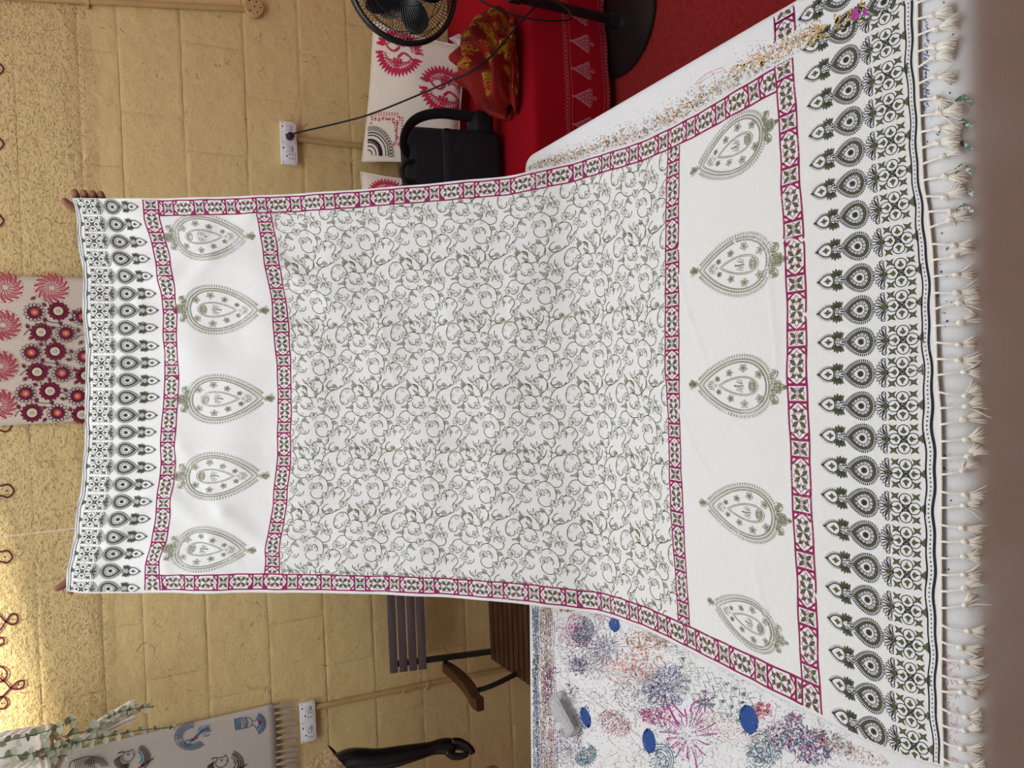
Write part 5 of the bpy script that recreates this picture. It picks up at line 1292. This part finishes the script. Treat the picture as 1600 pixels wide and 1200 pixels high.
for f in (1, .88, .7, .55, .4, .22): k.ring((.035, .055), .155*f, .008, 0, 0, 20, ry=.22*f, a0=-.1, a1=1.65)
for j in range(15):
    a = -.05+1.65*j/14; d = np.array([.16*math.cos(a), .22*math.sin(a)]); c0 = np.array([.035, .055]); k.line(c0+d*.58, c0+d*.68, .012); k.leaf_line(c0+d*1.05, c0+d*1.27, .02, .005, 0, 0, 5)
k.build('corner_print', fm, [I_ck], cu)
dA, dB, dC, dD = P(560, 420, 1, yT), P(562, 268, 1, yT), P(700, 285, 1, yBt), P(700, 440, 1, yBt)
dA, dB = P(575, 455, 1, yT), P(564, 269, 1, yT)
cu2, fm2 = cushion('second white cushion, mostly hidden between the shawl and the black backpack', dA, dB, dC, dD, .05)
for (u, v) in ((.80, .32), (.3, .6)): roundel(u, v, (.18, .26), 1.6).build('roundel_print', fm2, [I_cush], cu2)

# ---- backpack
M_bag = mat('black_nylon', srgb(26, 27, 33), .65, .15, 60, bump=.2, bscale=900)
bp_ = thing('backpack', 'black laptop backpack standing on the red bench against the cushions', 'backpack', (.78, 2.5, BZ))
def rbox(c_, size, bev, seg=4): return MB().box(c_, size, Matrix.Rotation(-.16, 3, 'X'), bev=bev, seg=seg)
bx, by, bz = .735, 2.50, BZ+.190
rbox((bx+.022, by, bz), (.375, .13, .355), .045).build('body', M_bag, bp_, smooth=True)
rbox((bx+.022, by-.062, bz-.06), (.355, .05, .225), .022).build('front_pocket', M_bag, bp_, smooth=True)
M_zip = mat('zip_tape', srgb(12, 12, 14), .5)
z1 = MB().tube([(bx-.15, by-.098, bz+.058), (bx, by-.100, bz+.06), (bx+.18, by-.098, bz+.058)], .003, 6).build('zipper', M_zip, bp_, smooth=True)
MB().box((bx+.178, by-.104, bz+.048), (.008, .004, .022), bev=.001).build('zip_pull', M_zip, z1)
M_badge = mat('bag_badge', srgb(62, 62, 66), .5)
b = MB(); lx, lz = bx+.115, bz+.005; ly = by-.0915
R_ = Matrix.Rotation(-.16, 3, 'X')
for (dx, dz, sx, sz) in ((-.009, 0, .0014, .02), (.009, 0, .0014, .02), (0, .01, .0194, .0014), (0, -.01, .0194, .0014), (0, .004, .009, .0014), (0, -.002, .0014, .011)):
    b.box((lx+dx, ly-.0005-.16*dz, lz+dz), (sx, .002, sz))
b.build('badge', M_badge, bp_)
sp = [(bx+.10, by+.03, bz+.155), (bx+.20, by-.02, bz+.20), (bx+.262, by-.04, bz+.12), (bx+.262, by-.03, bz-.0), (bx+.255, by+.0, bz-.09), (bx+.16, by+.02, bz-.14)]
p3 = lambda x, y, yy: Vector(P(x, y, 1, yy))
stp = cr([p3(655, 250, 2.50), p3(634, 236, 2.47), p3(631, 215, 2.45), p3(642, 193, 2.44), p3(662, 181, 2.43), p3(690, 177, 2.42), p3(718, 180, 2.42), p3(745, 183, 2.42)], 6)
MB().tube(stp, .021, 10, flat=.35, up=(0, 1, 0)).build('shoulder_strap', M_bag, bp_, smooth=True)
hd = cr([p3(652, 252, 2.47), p3(634, 254, 2.46), p3(628, 268, 2.46), p3(634, 282, 2.46), p3(652, 284, 2.47)], 6)
MB().tube(hd, .009, 8).build('handle', M_bag, bp_, smooth=True)
MB().box(p3(750, 194, 2.44), (.085, .08, .085), bev=.022, seg=3).build('side_pouch', M_bag, bp_, smooth=True)

# ---- crumpled scarf
M_scarf = mat('red_gold_scarf', srgb(150, 28, 24), .75, .4, 14, bump=.3, bscale=300)
I_gold = ink_mat('gold_thread', srgb(190, 142, 48), srgb(150, 34, 26), .3, .45, 200)
sc = thing('scarf', 'crumpled red scarf with gold paisley print heaped beside the backpack', 'scarf', (1.13, 2.5, BZ))
SC0 = np.array(P(770, 26, 2, BZ+.08)); SC1 = np.array(P(775, 172, 2, BZ+.08)); SC0[2] = SC1[2] = BZ
def scarf_pt(u, v):
    """u 0..1 along the heap (right to left in view), v 0..1 around"""
    u = np.asarray(u, float); v = np.asarray(v, float); a = v*2*math.pi
    c0 = SC0; c1 = SC1; c_ = c0+(c1-c0)*u[..., None]
    r = (.026+.080*np.sin(np.clip(u*1.0+.01, 0, 1)*math.pi)**.42)*(1+.15*np.sin(a*5+u*9)+.09*np.sin(a*9-u*5+2*np.sin(u*7))+.05*np.sin(a*14+u*20))
    x = c_[..., 0]+.018*np.sin(a*3+u*6)
    y = c_[..., 1]+r*1.0*np.cos(a); z = BZ+.004+r*1.05*(1+np.sin(a))*.92*(1-.15*u)
    return np.stack([x, y, z], -1)
nu, nv = 70, 110
uu, vv = np.meshgrid(np.linspace(0, 1, nu), np.linspace(0, 1, nv, endpoint=False), indexing='ij'); PT = scarf_pt(uu, vv); g = np.arange(nu*nv).reshape(nu, nv)
Fq = np.stack([g[:-1], g[1:], np.roll(g[1:], -1, 1), np.roll(g[:-1], -1, 1)], -1).reshape(-1, 4)
o = mesh_np('cloth', PT.reshape(-1, 3), Fq, M_scarf, sc, smooth=True)
k = Ink(); r_ = random.Random(21)
for _ in range(80):
    cx, cy, rr = r_.uniform(.05, .95), r_.uniform(.25, .80), r_.uniform(.018, .034)
    a = r_.uniform(0, 6)
    for f in (1, .7, .42): k.ring((cx, cy), rr*f*1.3, .0045, 0, 0, 14, ry=rr*f*.62, rot=a)
    for j in range(9): b_ = j*.7; k.ring((cx+rr*1.5*math.cos(b_+a), cy+rr*.75*math.sin(b_+a)), .006, .0035, 0, 0, 6)
def smap(V, Z):
    p_ = scarf_pt(np.clip(V[:, 0], 0, 1), V[:, 1] % 1); du = scarf_pt(np.clip(V[:, 0]+.005, 0, 1), V[:, 1])-p_; dv = scarf_pt(np.clip(V[:, 0], 0, 1), V[:, 1]+.004)-p_
    n = np.cross(du, dv); n /= np.maximum(np.linalg.norm(n, axis=1), 1e-9)[:, None]; cc = np.array([(SC0[0]+SC1[0])/2, (SC0[1]+SC1[1])/2, BZ+.08]); n *= np.where((n*(p_-cc)).sum(1) < 0, -1, 1)[:, None]
    return p_+n*.0018
k.build('gold_print', smap, [I_gold], sc)
bg_ = MB(); q0, q1 = p3(735, 84, 2.62), p3(735, 58, 2.62)
bm_ = bmesh.new(); bmesh.ops.create_grid(bm_, x_segments=10, y_segments=10, size=.5)
for v in bm_.verts:
    u_, w_ = v.co.x+.5, v.co.y+.5; v.co = Vector((q0.x+(q1.x-q0.x)*u_*1.1+.008*math.sin(w_*9), 2.61+.03*w_+.008*math.sin(u_*11+w_*5), BZ+.002+.085*w_*(1-.25*math.sin(u_*7))))
g2 = bmesh.ops.solidify(bm_, geom=list(bm_.faces), thickness=.001); bg_.bm(bm_); bm_.free()
tag(bg_.build('paper_bag', mat('white_paper', srgb(222, 206, 206), .7, .1), None, smooth=True), 'crumpled white paper bag behind the red scarf', 'bag')

# ---- pedestal fan
M_fan = mat('fan_black', srgb(20, 20, 22), .32, spec=.5)
FX, FY = 1.285, 2.128; FZ = .815
fan = thing('pedestal_fan', 'black pedestal fan cut off by the frame, standing in front of the red bench', 'fan', (FX, FY, 0))
MB().lathe([(.001, 0), (.185, 0), (.19, .006), (.188, .014), (.15, .022), (.06, .030), (.03, .034), (.024, .07), (.001, .07)], (FX, FY, 0), 56).build('base', M_fan, fan, smooth=True)
MB().tube([(FX, FY, .05), (FX, FY, .45)], .0165, 18).build('pole', M_fan, fan, smooth=True)
MB().tube([(FX, FY, .40), (FX, FY, .80), (FX-.055, FY+.01, .85)], .0125, 18).build('pole', M_fan, fan, smooth=True)
MB().lathe([(.017, .42), (.022, .425), (.022, .465), (.015, .47)], (FX, FY, 0), 18).build('collar', M_fan, fan, smooth=True)
ax = Vector((-.10, -1, .02)).normalized(); QF = ax.to_track_quat('Z', 'Y').to_matrix()     # local z = towards the room
FC = Vector((FX-.072, FY-.04, FZ+.038)); loc = lambda x, y, z: FC+QF @ Vector((x, y, z))
MB().lathe([(.001, -.16), (.045, -.15), (.058, -.10), (.058, -.045), (.03, -.04), (.001, -.04)], FC, 28, QF).build('motor_housing', M_fan, fan, smooth=True)
RG = .166
MB().tube([loc(RG*math.cos(u), RG*math.sin(u), 0) for u in np.linspace(0, 6.2832, 73)], .0085, 10, up=ax, flat=1.5).build('guard_rim', M_fan, fan, smooth=True)
def grille(name, sgn):
    b = MB(); n = 84
    for j in range(n):
        a = j*6.2832/n; pts = []
        for q in np.linspace(.22, 1, 8): pts.append(loc(RG*q*math.cos(a+sgn*.62*q), RG*q*math.sin(a+sgn*.62*q), sgn*.052*(1-q**2.4)**.6 if q < 1 else 0))
        b.tube(pts, .00085, 4, cap=False)
    for q in (.45, .72, .88): b.tube([loc(RG*q*math.cos(u), RG*q*math.sin(u), sgn*.052*(1-q**2.4)**.6) for u in np.linspace(0, 6.2832, 49)], .0012, 5, cap=False)
    b.build(name, M_fan, fan, smooth=True)
grille('front_grille', 1); grille('rear_grille', -1)
MB().lathe([(.001, .046), (.036, .046), (.040, .052), (.034, .060), (.001, .062)], FC, 28, QF).build('badge_cap', M_fan, fan, smooth=True)
MB().lathe([(.001, -.03), (.026, -.03), (.028, .02), (.02, .03), (.001, .032)], FC, 24, QF).build('hub', M_fan, fan, smooth=True)
for j in range(5):
    a0 = math.radians(132+72*j); Vv = []; nr_, na = 10, 8
    for i in range(nr_+1):
        r = .024+.116*i/nr_; wd = .50*math.sin(math.pi*min(1, .22+.75*i/nr_))**.6+.16
        for q in range(na+1):
            a = a0+(q/na-.5)*2*wd*.62; rr = r*(1-.06*(2*q/na-1)**2); Vv.append(loc(rr*math.cos(a), rr*math.sin(a), .020*(q/na-.5)*2))
    Ff = [(i*(na+1)+q, i*(na+1)+q+1, (i+1)*(na+1)+q+1, (i+1)*(na+1)+q) for i in range(nr_) for q in range(na)]
    bmx = bmesh.new(); vv_ = [bmx.verts.new(v) for v in Vv]
    for f in Ff: bmx.faces.new([vv_[t] for t in f])
    bmesh.ops.solidify(bmx, geom=list(bmx.faces), thickness=.0018); b = MB().bm(bmx); bmx.free(); b.build('blade', M_fan, fan, smooth=True)

# ---- mains lead from the plug to the fan
pg = p3(453, 213, YW-.045); cd = thing('power_cord', 'black mains lead running from the wall plug past the cushion to the fan', 'cord', tuple(pg))
pts = [(pg.x, YW-.06, pg.z+.002), p3(470, 206, 2.82), p3(530, 192, 2.73), p3(580, 178, 2.64), p3(650, 150, 2.50), p3(700, 128, 2.36), p3(735, 112, 2.27), p3(765, 90, 2.22), p3(795, 56, 2.17), p3(832, 14, 2.14), p3(850, -6, 2.11)]
MB().tube(cr(pts, 8), .0034, 8).build('lead', M_dark, cd, smooth=True)
b = MB(); b.lathe([(.001, 0), (.012, 0), (.0145, .006), (.0135, .026), (.006, .034), (.001, .034)], (pg.x, YW-.032, pg.z), 16, RX90); b.build('plug', M_dark, cd, smooth=True)
lp = [p3(745, -3, 2.10), p3(765, 8, 2.09), p3(800, 22, 2.08), p3(840, 31, 2.07), p3(880, 32, 2.07), p3(893, 27, 2.07), p3(886, 14, 2.08), p3(868, 2, 2.09), p3(850, -8, 2.10)]
MB().tube(cr(lp, 8), .0032, 8).build('slack_loop', M_dark, cd, smooth=True)
# ================================================================ armchair by the wall
M_slat = mat('plum_brown_slat', srgb(92, 74, 78), .45, .25, 5, stretch=(1.5, 12, 12), spec=.4)
M_seat = mat('dark_teak', srgb(74, 42, 26), .4, .45, 5, stretch=(1.5, 14, 14), spec=.4)
M_frame = mat('black_metal', srgb(22, 21, 21), .4, spec=.4)
ch = thing('armchair', 'dark slatted wooden armchair with black metal frame and curved armrests, against the wall', 'chair', (-.80, 2.5, 0))
CX0, CX1 = -1.100, -.50; ZS = .372
bt, bbm = P(608, 1048, 1, 2.765), P(668, 1048, 1, 2.725); CX0 = (bt[0]+bbm[0])/2
rec = Matrix.Rotation(-math.atan2(bt[1]-bbm[1], bt[2]-bbm[2]), 3, 'X')
for j in range(4):
    f = (j+.5)/4; sh = math.hypot(bt[1]-bbm[1], bt[2]-bbm[2])/4
    MB().box(((CX0+CX1)/2, bt[1]+(bbm[1]-bt[1])*f, bt[2]+(bbm[2]-bt[2])*f), (CX1-CX0, .016, sh*.84), rec, bev=.0018).build('back_slat', M_slat, ch, smooth=True)
for x in (CX0+.028, CX1-.028):
    MB().tube([(x, bt[1]+.010, bt[2]-.01), (x, bbm[1]+.014, bbm[2]), (x, 2.668, ZS-.02)], .013, 4, up=(1, 1, 0)).build('back_post', M_frame, ch)
    MB().box((x, 2.665, .18), (.026, .026, .36), bev=.002).build('leg', M_frame, ch, smooth=True)
    MB().box((x, 2.27, .18), (.026, .026, .36), bev=.002).build('leg', M_frame, ch, smooth=True)
ys = np.linspace(2.655, 2.245, 11)
for j, y in enumerate(ys): MB().box(((CX0+CX1)/2-.01, y, ZS), (CX1-CX0-.02, .034, .018), bev=.003).build('seat_slat', M_seat, ch, smooth=True)
for x in (CX0+.04, CX1-.04): MB().box((x, 2.455, ZS-.02), (.024, .42, .018), bev=.002).build('seat_rail', M_frame, ch, smooth=True)
for s_, x in ((-1, CX0-.012), (1, CX1+.012)):
    ap = cr([(x, 2.725, .555), (x, 2.66, .552), (x+s_*.008, 2.57, .548), (x+s_*.014, 2.48, .556), (x+s_*.018, 2.41, .572), (x+s_*.018, 2.375, .570)], 6)
    rg = []
    for i, q in enumerate(ap):
        w_ = .020+.003*i/len(ap); h_ = .014+.005*math.sin(math.pi*i/len(ap))
        rg.append([(q[0]-w_, q[1], q[2]-h_), (q[0]+w_, q[1], q[2]-h_), (q[0]+w_, q[1], q[2]+h_*.7), (q[0]+w_*.8, q[1], q[2]+h_), (q[0]-w_*.8, q[1], q[2]+h_), (q[0]-w_, q[1], q[2]+h_*.7)])
    MB().loft(rg).build('armrest', M_seat, ch, smooth=True)
    MB().tube(cr([(x+s_*.012, 2.50, .545), (x+s_*.008, 2.47, .53), (x-s_*.004, 2.455, .47), (x-s_*.03, 2.45, ZS-.015)], 5), .0095, 8).build('arm_support', M_frame, ch, smooth=True)
    MB().box((x-s_*.014, 2.735, .552), (.05, .02, .016), bev=.003).build('arm_bracket', M_frame, ch, smooth=True)

# ================================================================ mannequin at the left edge: glossy black arm under a straw-coloured sleeve
M_mann = mat('glossy_black_fibreglass', srgb(16, 16, 18), .25, spec=.5)
M_straw = mat('straw_lace', srgb(170, 142, 104), .9, .5, 90, bump=.9, bscale=220)
YM = 2.40
mq = lambda x, y, dy=0.0: Vector(P(x, y, 1, YM+dy))
def skin(name, verts, edges, radii, roots, m, parent, sub=2):
    me = bpy.data.meshes.new(name); me.from_pydata([tuple(v) for v in verts], edges, []); me.update()
    o = bpy.data.objects.new(name, me); COL.objects.link(o)
    md = o.modifiers.new('skin', 'SKIN'); md.use_smooth_shade = True
    for i, r in enumerate(radii):
        r = r if isinstance(r, tuple) else (r, r); me.skin_vertices[0].data[i].radius = r
    for i in range(len(verts)): me.skin_vertices[0].data[i].use_root = i in roots
    sb = o.modifiers.new('sub', 'SUBSURF'); sb.levels = sub; sb.render_levels = sub
    dg = bpy.context.evaluated_depsgraph_get(); ev = o.evaluated_get(dg); nm = bpy.data.meshes.new_from_object(ev); 
    o.modifiers.clear(); o.data = nm; nm.materials.clear(); nm.materials.append(m); nm.name = name
    nm.polygons.foreach_set('use_smooth', np.ones(len(nm.polygons), bool))
    if parent: attach(o, parent)
    return o
man = thing('mannequin', 'glossy black mannequin arm hanging at the left edge below a straw-coloured sleeve', 'mannequin', (-1.46, YM, 0))
v = []; e = []; r = []; roots = []
def chain(pts, rad, link=None):
    i0 = len(v)
    for j, (p_, q) in enumerate(zip(pts, rad)):
        v.append(tuple(p_)); r.append(q)
        if j: e.append((len(v)-2, len(v)-1))
    if link is not None: e.append((link, i0))
    else: roots.append(i0)
    return i0
_s0, _s1 = Vector((-1.40, YM, 1.345)), mq(532, 1186)
chain([_s0.lerp(_s1, .12), _s0.lerp(_s1, .55), mq(540, 1186), mq(590, 1188), mq(620, 1182), mq(660, 1173), mq(676, 1169), mq(686, 1166), mq(702, 1166), mq(714, 1164)],
      [.058, .050, .042, .037, .036, .027, .0225, .027, .031, .022])
for (a, b_, c_, d_, rr) in (((704,1158,-.012),(718,1158,-.02),(730,1164,-.03),(738,1174,-.04),.0125), ((706,1161,-.004),(722,1160,-.008),(734,1167,-.016),(741,1178,-.026),.0128), ((706,1164,.005),(722,1163,.003),(733,1169,-.004),(739,1179,-.012),.0125), ((704,1167,.014),(718,1167,.014),(728,1171,.008),(734,1178,0),.0115)):
    chain([mq(*a), mq(*b_), mq(*c_), mq(*d_)], [rr, rr*.98, rr*.9, rr*.7])
chain([mq(696, 1172, -.01), mq(708, 1182, -.022), mq(722, 1182, -.032), mq(732, 1177, -.036)], [.016, .0145, .0125, .0095])
skin('arm', v, e, r, roots, M_mann, man)
# torso, neck and stand carry on out of frame
def ell(c_, rx, ry, n=28): return [(c_[0]+rx*math.cos(6.2832*k/n), c_[1]+ry*math.sin(6.2832*k/n), c_[2]) for k in range(n)]
tc_ = -1.60
MB().loft([ell((tc_, YM, z), a, b_) for z, a, b_ in ((1.62,.045,.045),(1.46,.05,.05),(1.42,.06,.055),(1.38,.15,.07),(1.33,.195,.085),(1.25,.185,.10),(1.12,.16,.105),(1.0,.135,.09),(.88,.165,.10),(.80,.18,.105))]).build('torso', M_mann, man, smooth=True)
MB().loft([ell((tc_, YM, z), a, b_) for z, a, b_ in ((1.395,.14,.075),(1.33,.203,.093),(1.25,.195,.108),(1.12,.17,.113),(1.0,.146,.10),(.86,.18,.112),(.60,.21,.13),(.50,.22,.14))], cap=False).build('garment', M_straw, man, smooth=True)
sl = MB(); s0, s1 = Vector((-1.40, YM, 1.345)), mq(532, 1186); dirv = (s1-s0); n = 24; rings = []
qq = dirv.normalized(); aa = Vector((0, 1, 0)); bb = qq.cross(aa).normalized()
for t, rad in ((-.02, .075), (.2, .078), (.5, .070), (.8, .064), (1.0, .062), (1.0, .058), (.6, .062)):
    rings.append([tuple(s0+dirv*t+(aa*math.cos(u)+bb*math.sin(u))*(rad*(1+.03*math.sin(5*u)))) for u in np.linspace(0, 6.2832, n, endpoint=False)])
sl.loft(rings, cap=False).build('sleeve', M_straw, man, smooth=True)
MB().lathe([(.001, 0), (.14, 0), (.145, .006), (.03, .014), (.014, .02), (.014, .82), (.001, .82)], (tc_, YM, 0), 28).build('stand', M_frame, man, smooth=True)

# ================================================================ person holding the shawl's far end (only the hands show)
M_skin = mat('brown_skin', srgb(150, 104, 84), .55, .12, 30)
M_kurta = mat('plum_kurta', srgb(84, 44, 74), .85, .15, 30); M_trou = mat('cream_trousers', srgb(206, 196, 180), .85, .1, 30); M_hair = mat('black_hair', srgb(24, 20, 20), .5, .3, 60, stretch=(20, 20, 2))
per_ = thing('person', 'person hidden behind the shawl, only the fingers show where both hands grip its upper corners', 'person', (0.02, 2.5, 0))
v, e, r, roots = [], [], [], []
py = 2.50; px = 0.02
HR = S(np.array([[0.004, 0.022]]), np.array([0.]))[0]; HL = S(np.array([[W-.006, .012]]), np.array([0.]))[0]
i0 = chain([(px, py, .93), (px, py, 1.05), (px, py+.01, 1.18), (px, py+.01, 1.30), (px, py, 1.375), (px, py-.005, 1.42)], [(.15, .10), (.125, .09), (.14, .10), (.15, .09), (.06, .055), (.05, .05)])
for s_, H in ((1, HR), (-1, HL)):
    hx, hy, hz = H
    chain([(px+s_*.17, py, 1.325), (px+s_*.33, py-.03, 1.36), (hx-s_*.085, hy+.17, 1.50), (hx-s_*.038, hy+.065, hz-.075), (hx-s_*.012, hy+.030, hz-.028)], [.058, .044, .036, .025, (.034, .018)], i0+3)
    chain([(px+s_*.09, py, .88), (px+s_*.10, py-.01, .50), (px+s_*.10, py, .10), (px+s_*.10, py-.02, .035), (px+s_*.11, py-.13, .025)], [.085, .055, .036, .035, (.035, .02)], i0)
# fingers: right hand knuckles show past the edge, left hand shows a thumb tip above the hem
hx, hy, hz = HR
def hq(dx, dy, dz): return (HR[0]+dx, HR[1]+dy, HR[2]+dz)
for j, (dz, L) in enumerate(((.012, 1.0), (-.008, 1.05), (-.027, .98), (-.045, .85))):
    chain([hq(-.012, .034, dz-.012), hq(.019, .030, dz-.004), hq(.024, .012, dz-.001), hq(.006, -.0055, dz-.004) if j < 0 else hq(.010, .0085, dz-.006)], [.0098, .0095, .0088, .0075])
chain([hq(-.02, .035, -.02), hq(-.018, .022, .012), hq(-.006, .010, .030), hq(.002, .004, .037)], [.0125, .011, .0098, .0078])
def hq(dx, dy, dz): return (HL[0]+dx, HL[1]+dy, HL[2]+dz)
for j, (dz, L) in enumerate(((.004, 1.0), (-.016, 1.05), (-.035, .98), (-.052, .85))):
    chain([hq(.014, .036, dz-.012), hq(-.008, .032, dz-.006), hq(-.012, .016, dz-.004), hq(.006, .009, dz-.006)], [.0098, .0095, .0088, .0075])
chain([hq(.022, .034, -.02), hq(.016, .022, .004), hq(.006, .012, .022), hq(.002, .008, .036)], [.0125, .0105, .0092, .0075])
skin('body', v, e, r, roots, M_skin, per_)
# head with face
bm = bmesh.new(); bmesh.ops.create_uvsphere(bm, u_segments=36, v_segments=28, radius=1); hc = Vector((px, py-.01, 1.52))
for q in bm.verts:
    x, y, z = q.co; fr = max(0, -y)
    y2 = y*.098; x2 = x*.076*(1-.18*max(0, -z)); z2 = z*.112
    nose = math.exp(-((x/.16)**2+((z+.10)/.28)**2))*fr*.020; brow = math.exp(-((z-.22)/.13)**2)*fr*.005; eye = -math.exp(-(((abs(x)-.36)/.16)**2+((z-.06)/.11)**2))*fr*.008
    lip = math.exp(-((x/.26)**2+((z+.47)/.08)**2))*fr*.006; chin = math.exp(-((x/.3)**2+((z+.82)/.16)**2))*fr*.008
    q.co = Vector((x2, y2-nose-brow-eye-lip-chin, z2))+hc
hb = MB().bm(bm); bm.free()
for s_ in (-1, 1): hb.lathe([(.001, -.006), (.014, -.006), (.017, 0), (.012, .006), (.001, .006)], hc+Vector((s_*.078, .008, -.005)), 14, Matrix.Rotation(math.pi/2, 3, 'Y') @ Matrix.Diagonal((1.5, 1, 1)))
head = hb.build('head', M_skin, per_, smooth=True)
for s_ in (-1, 1): MB().lathe([(.001, -.008), (.006, -.006), (.008, 0), (.006, .006), (.001, .008)], hc+Vector((s_*.028, -.080, .008)), 12).build('eye', M_plate, head, smooth=True)
bm = bmesh.new(); bmesh.ops.create_uvsphere(bm, u_segments=30, v_segments=20, radius=1)
for q in bm.verts:
    x, y, z = q.co; q.co = Vector((x*.084, y*.104+.012, z*.118+.008))+hc
bmesh.ops.delete(bm, geom=[q for q in bm.verts if (q.co.y < hc.y-.035 and q.co.z < hc.z+.075) or q.co.z < hc.z-.07], context='VERTS')
MB().bm(bm).lathe([(.001, -.03), (.026, -.02), (.032, 0), (.024, .022), (.001, .03)], hc+Vector((0, .125, .0)), 16, RX90).build('hair', M_hair, head, smooth=True); bm.free()
MB().loft([ell((px, py+.005, z), a, b_, 32) for z, a, b_ in ((1.385,.075,.07),(1.36,.15,.09),(1.31,.185,.105),(1.2,.17,.118),(1.05,.155,.112),(.93,.185,.13),(.7,.21,.15),(.52,.235,.165))], cap=False).build('kurta', M_kurta, per_, smooth=True)
for s_ in (-1, 1):
    MB().loft([ell((px+s_*.10, py-.005, z), a, a, 20) for z, a in ((.86,.098),(.5,.075),(.2,.062),(.07,.058))], cap=False).build('trouser_leg', M_trou, per_, smooth=True)
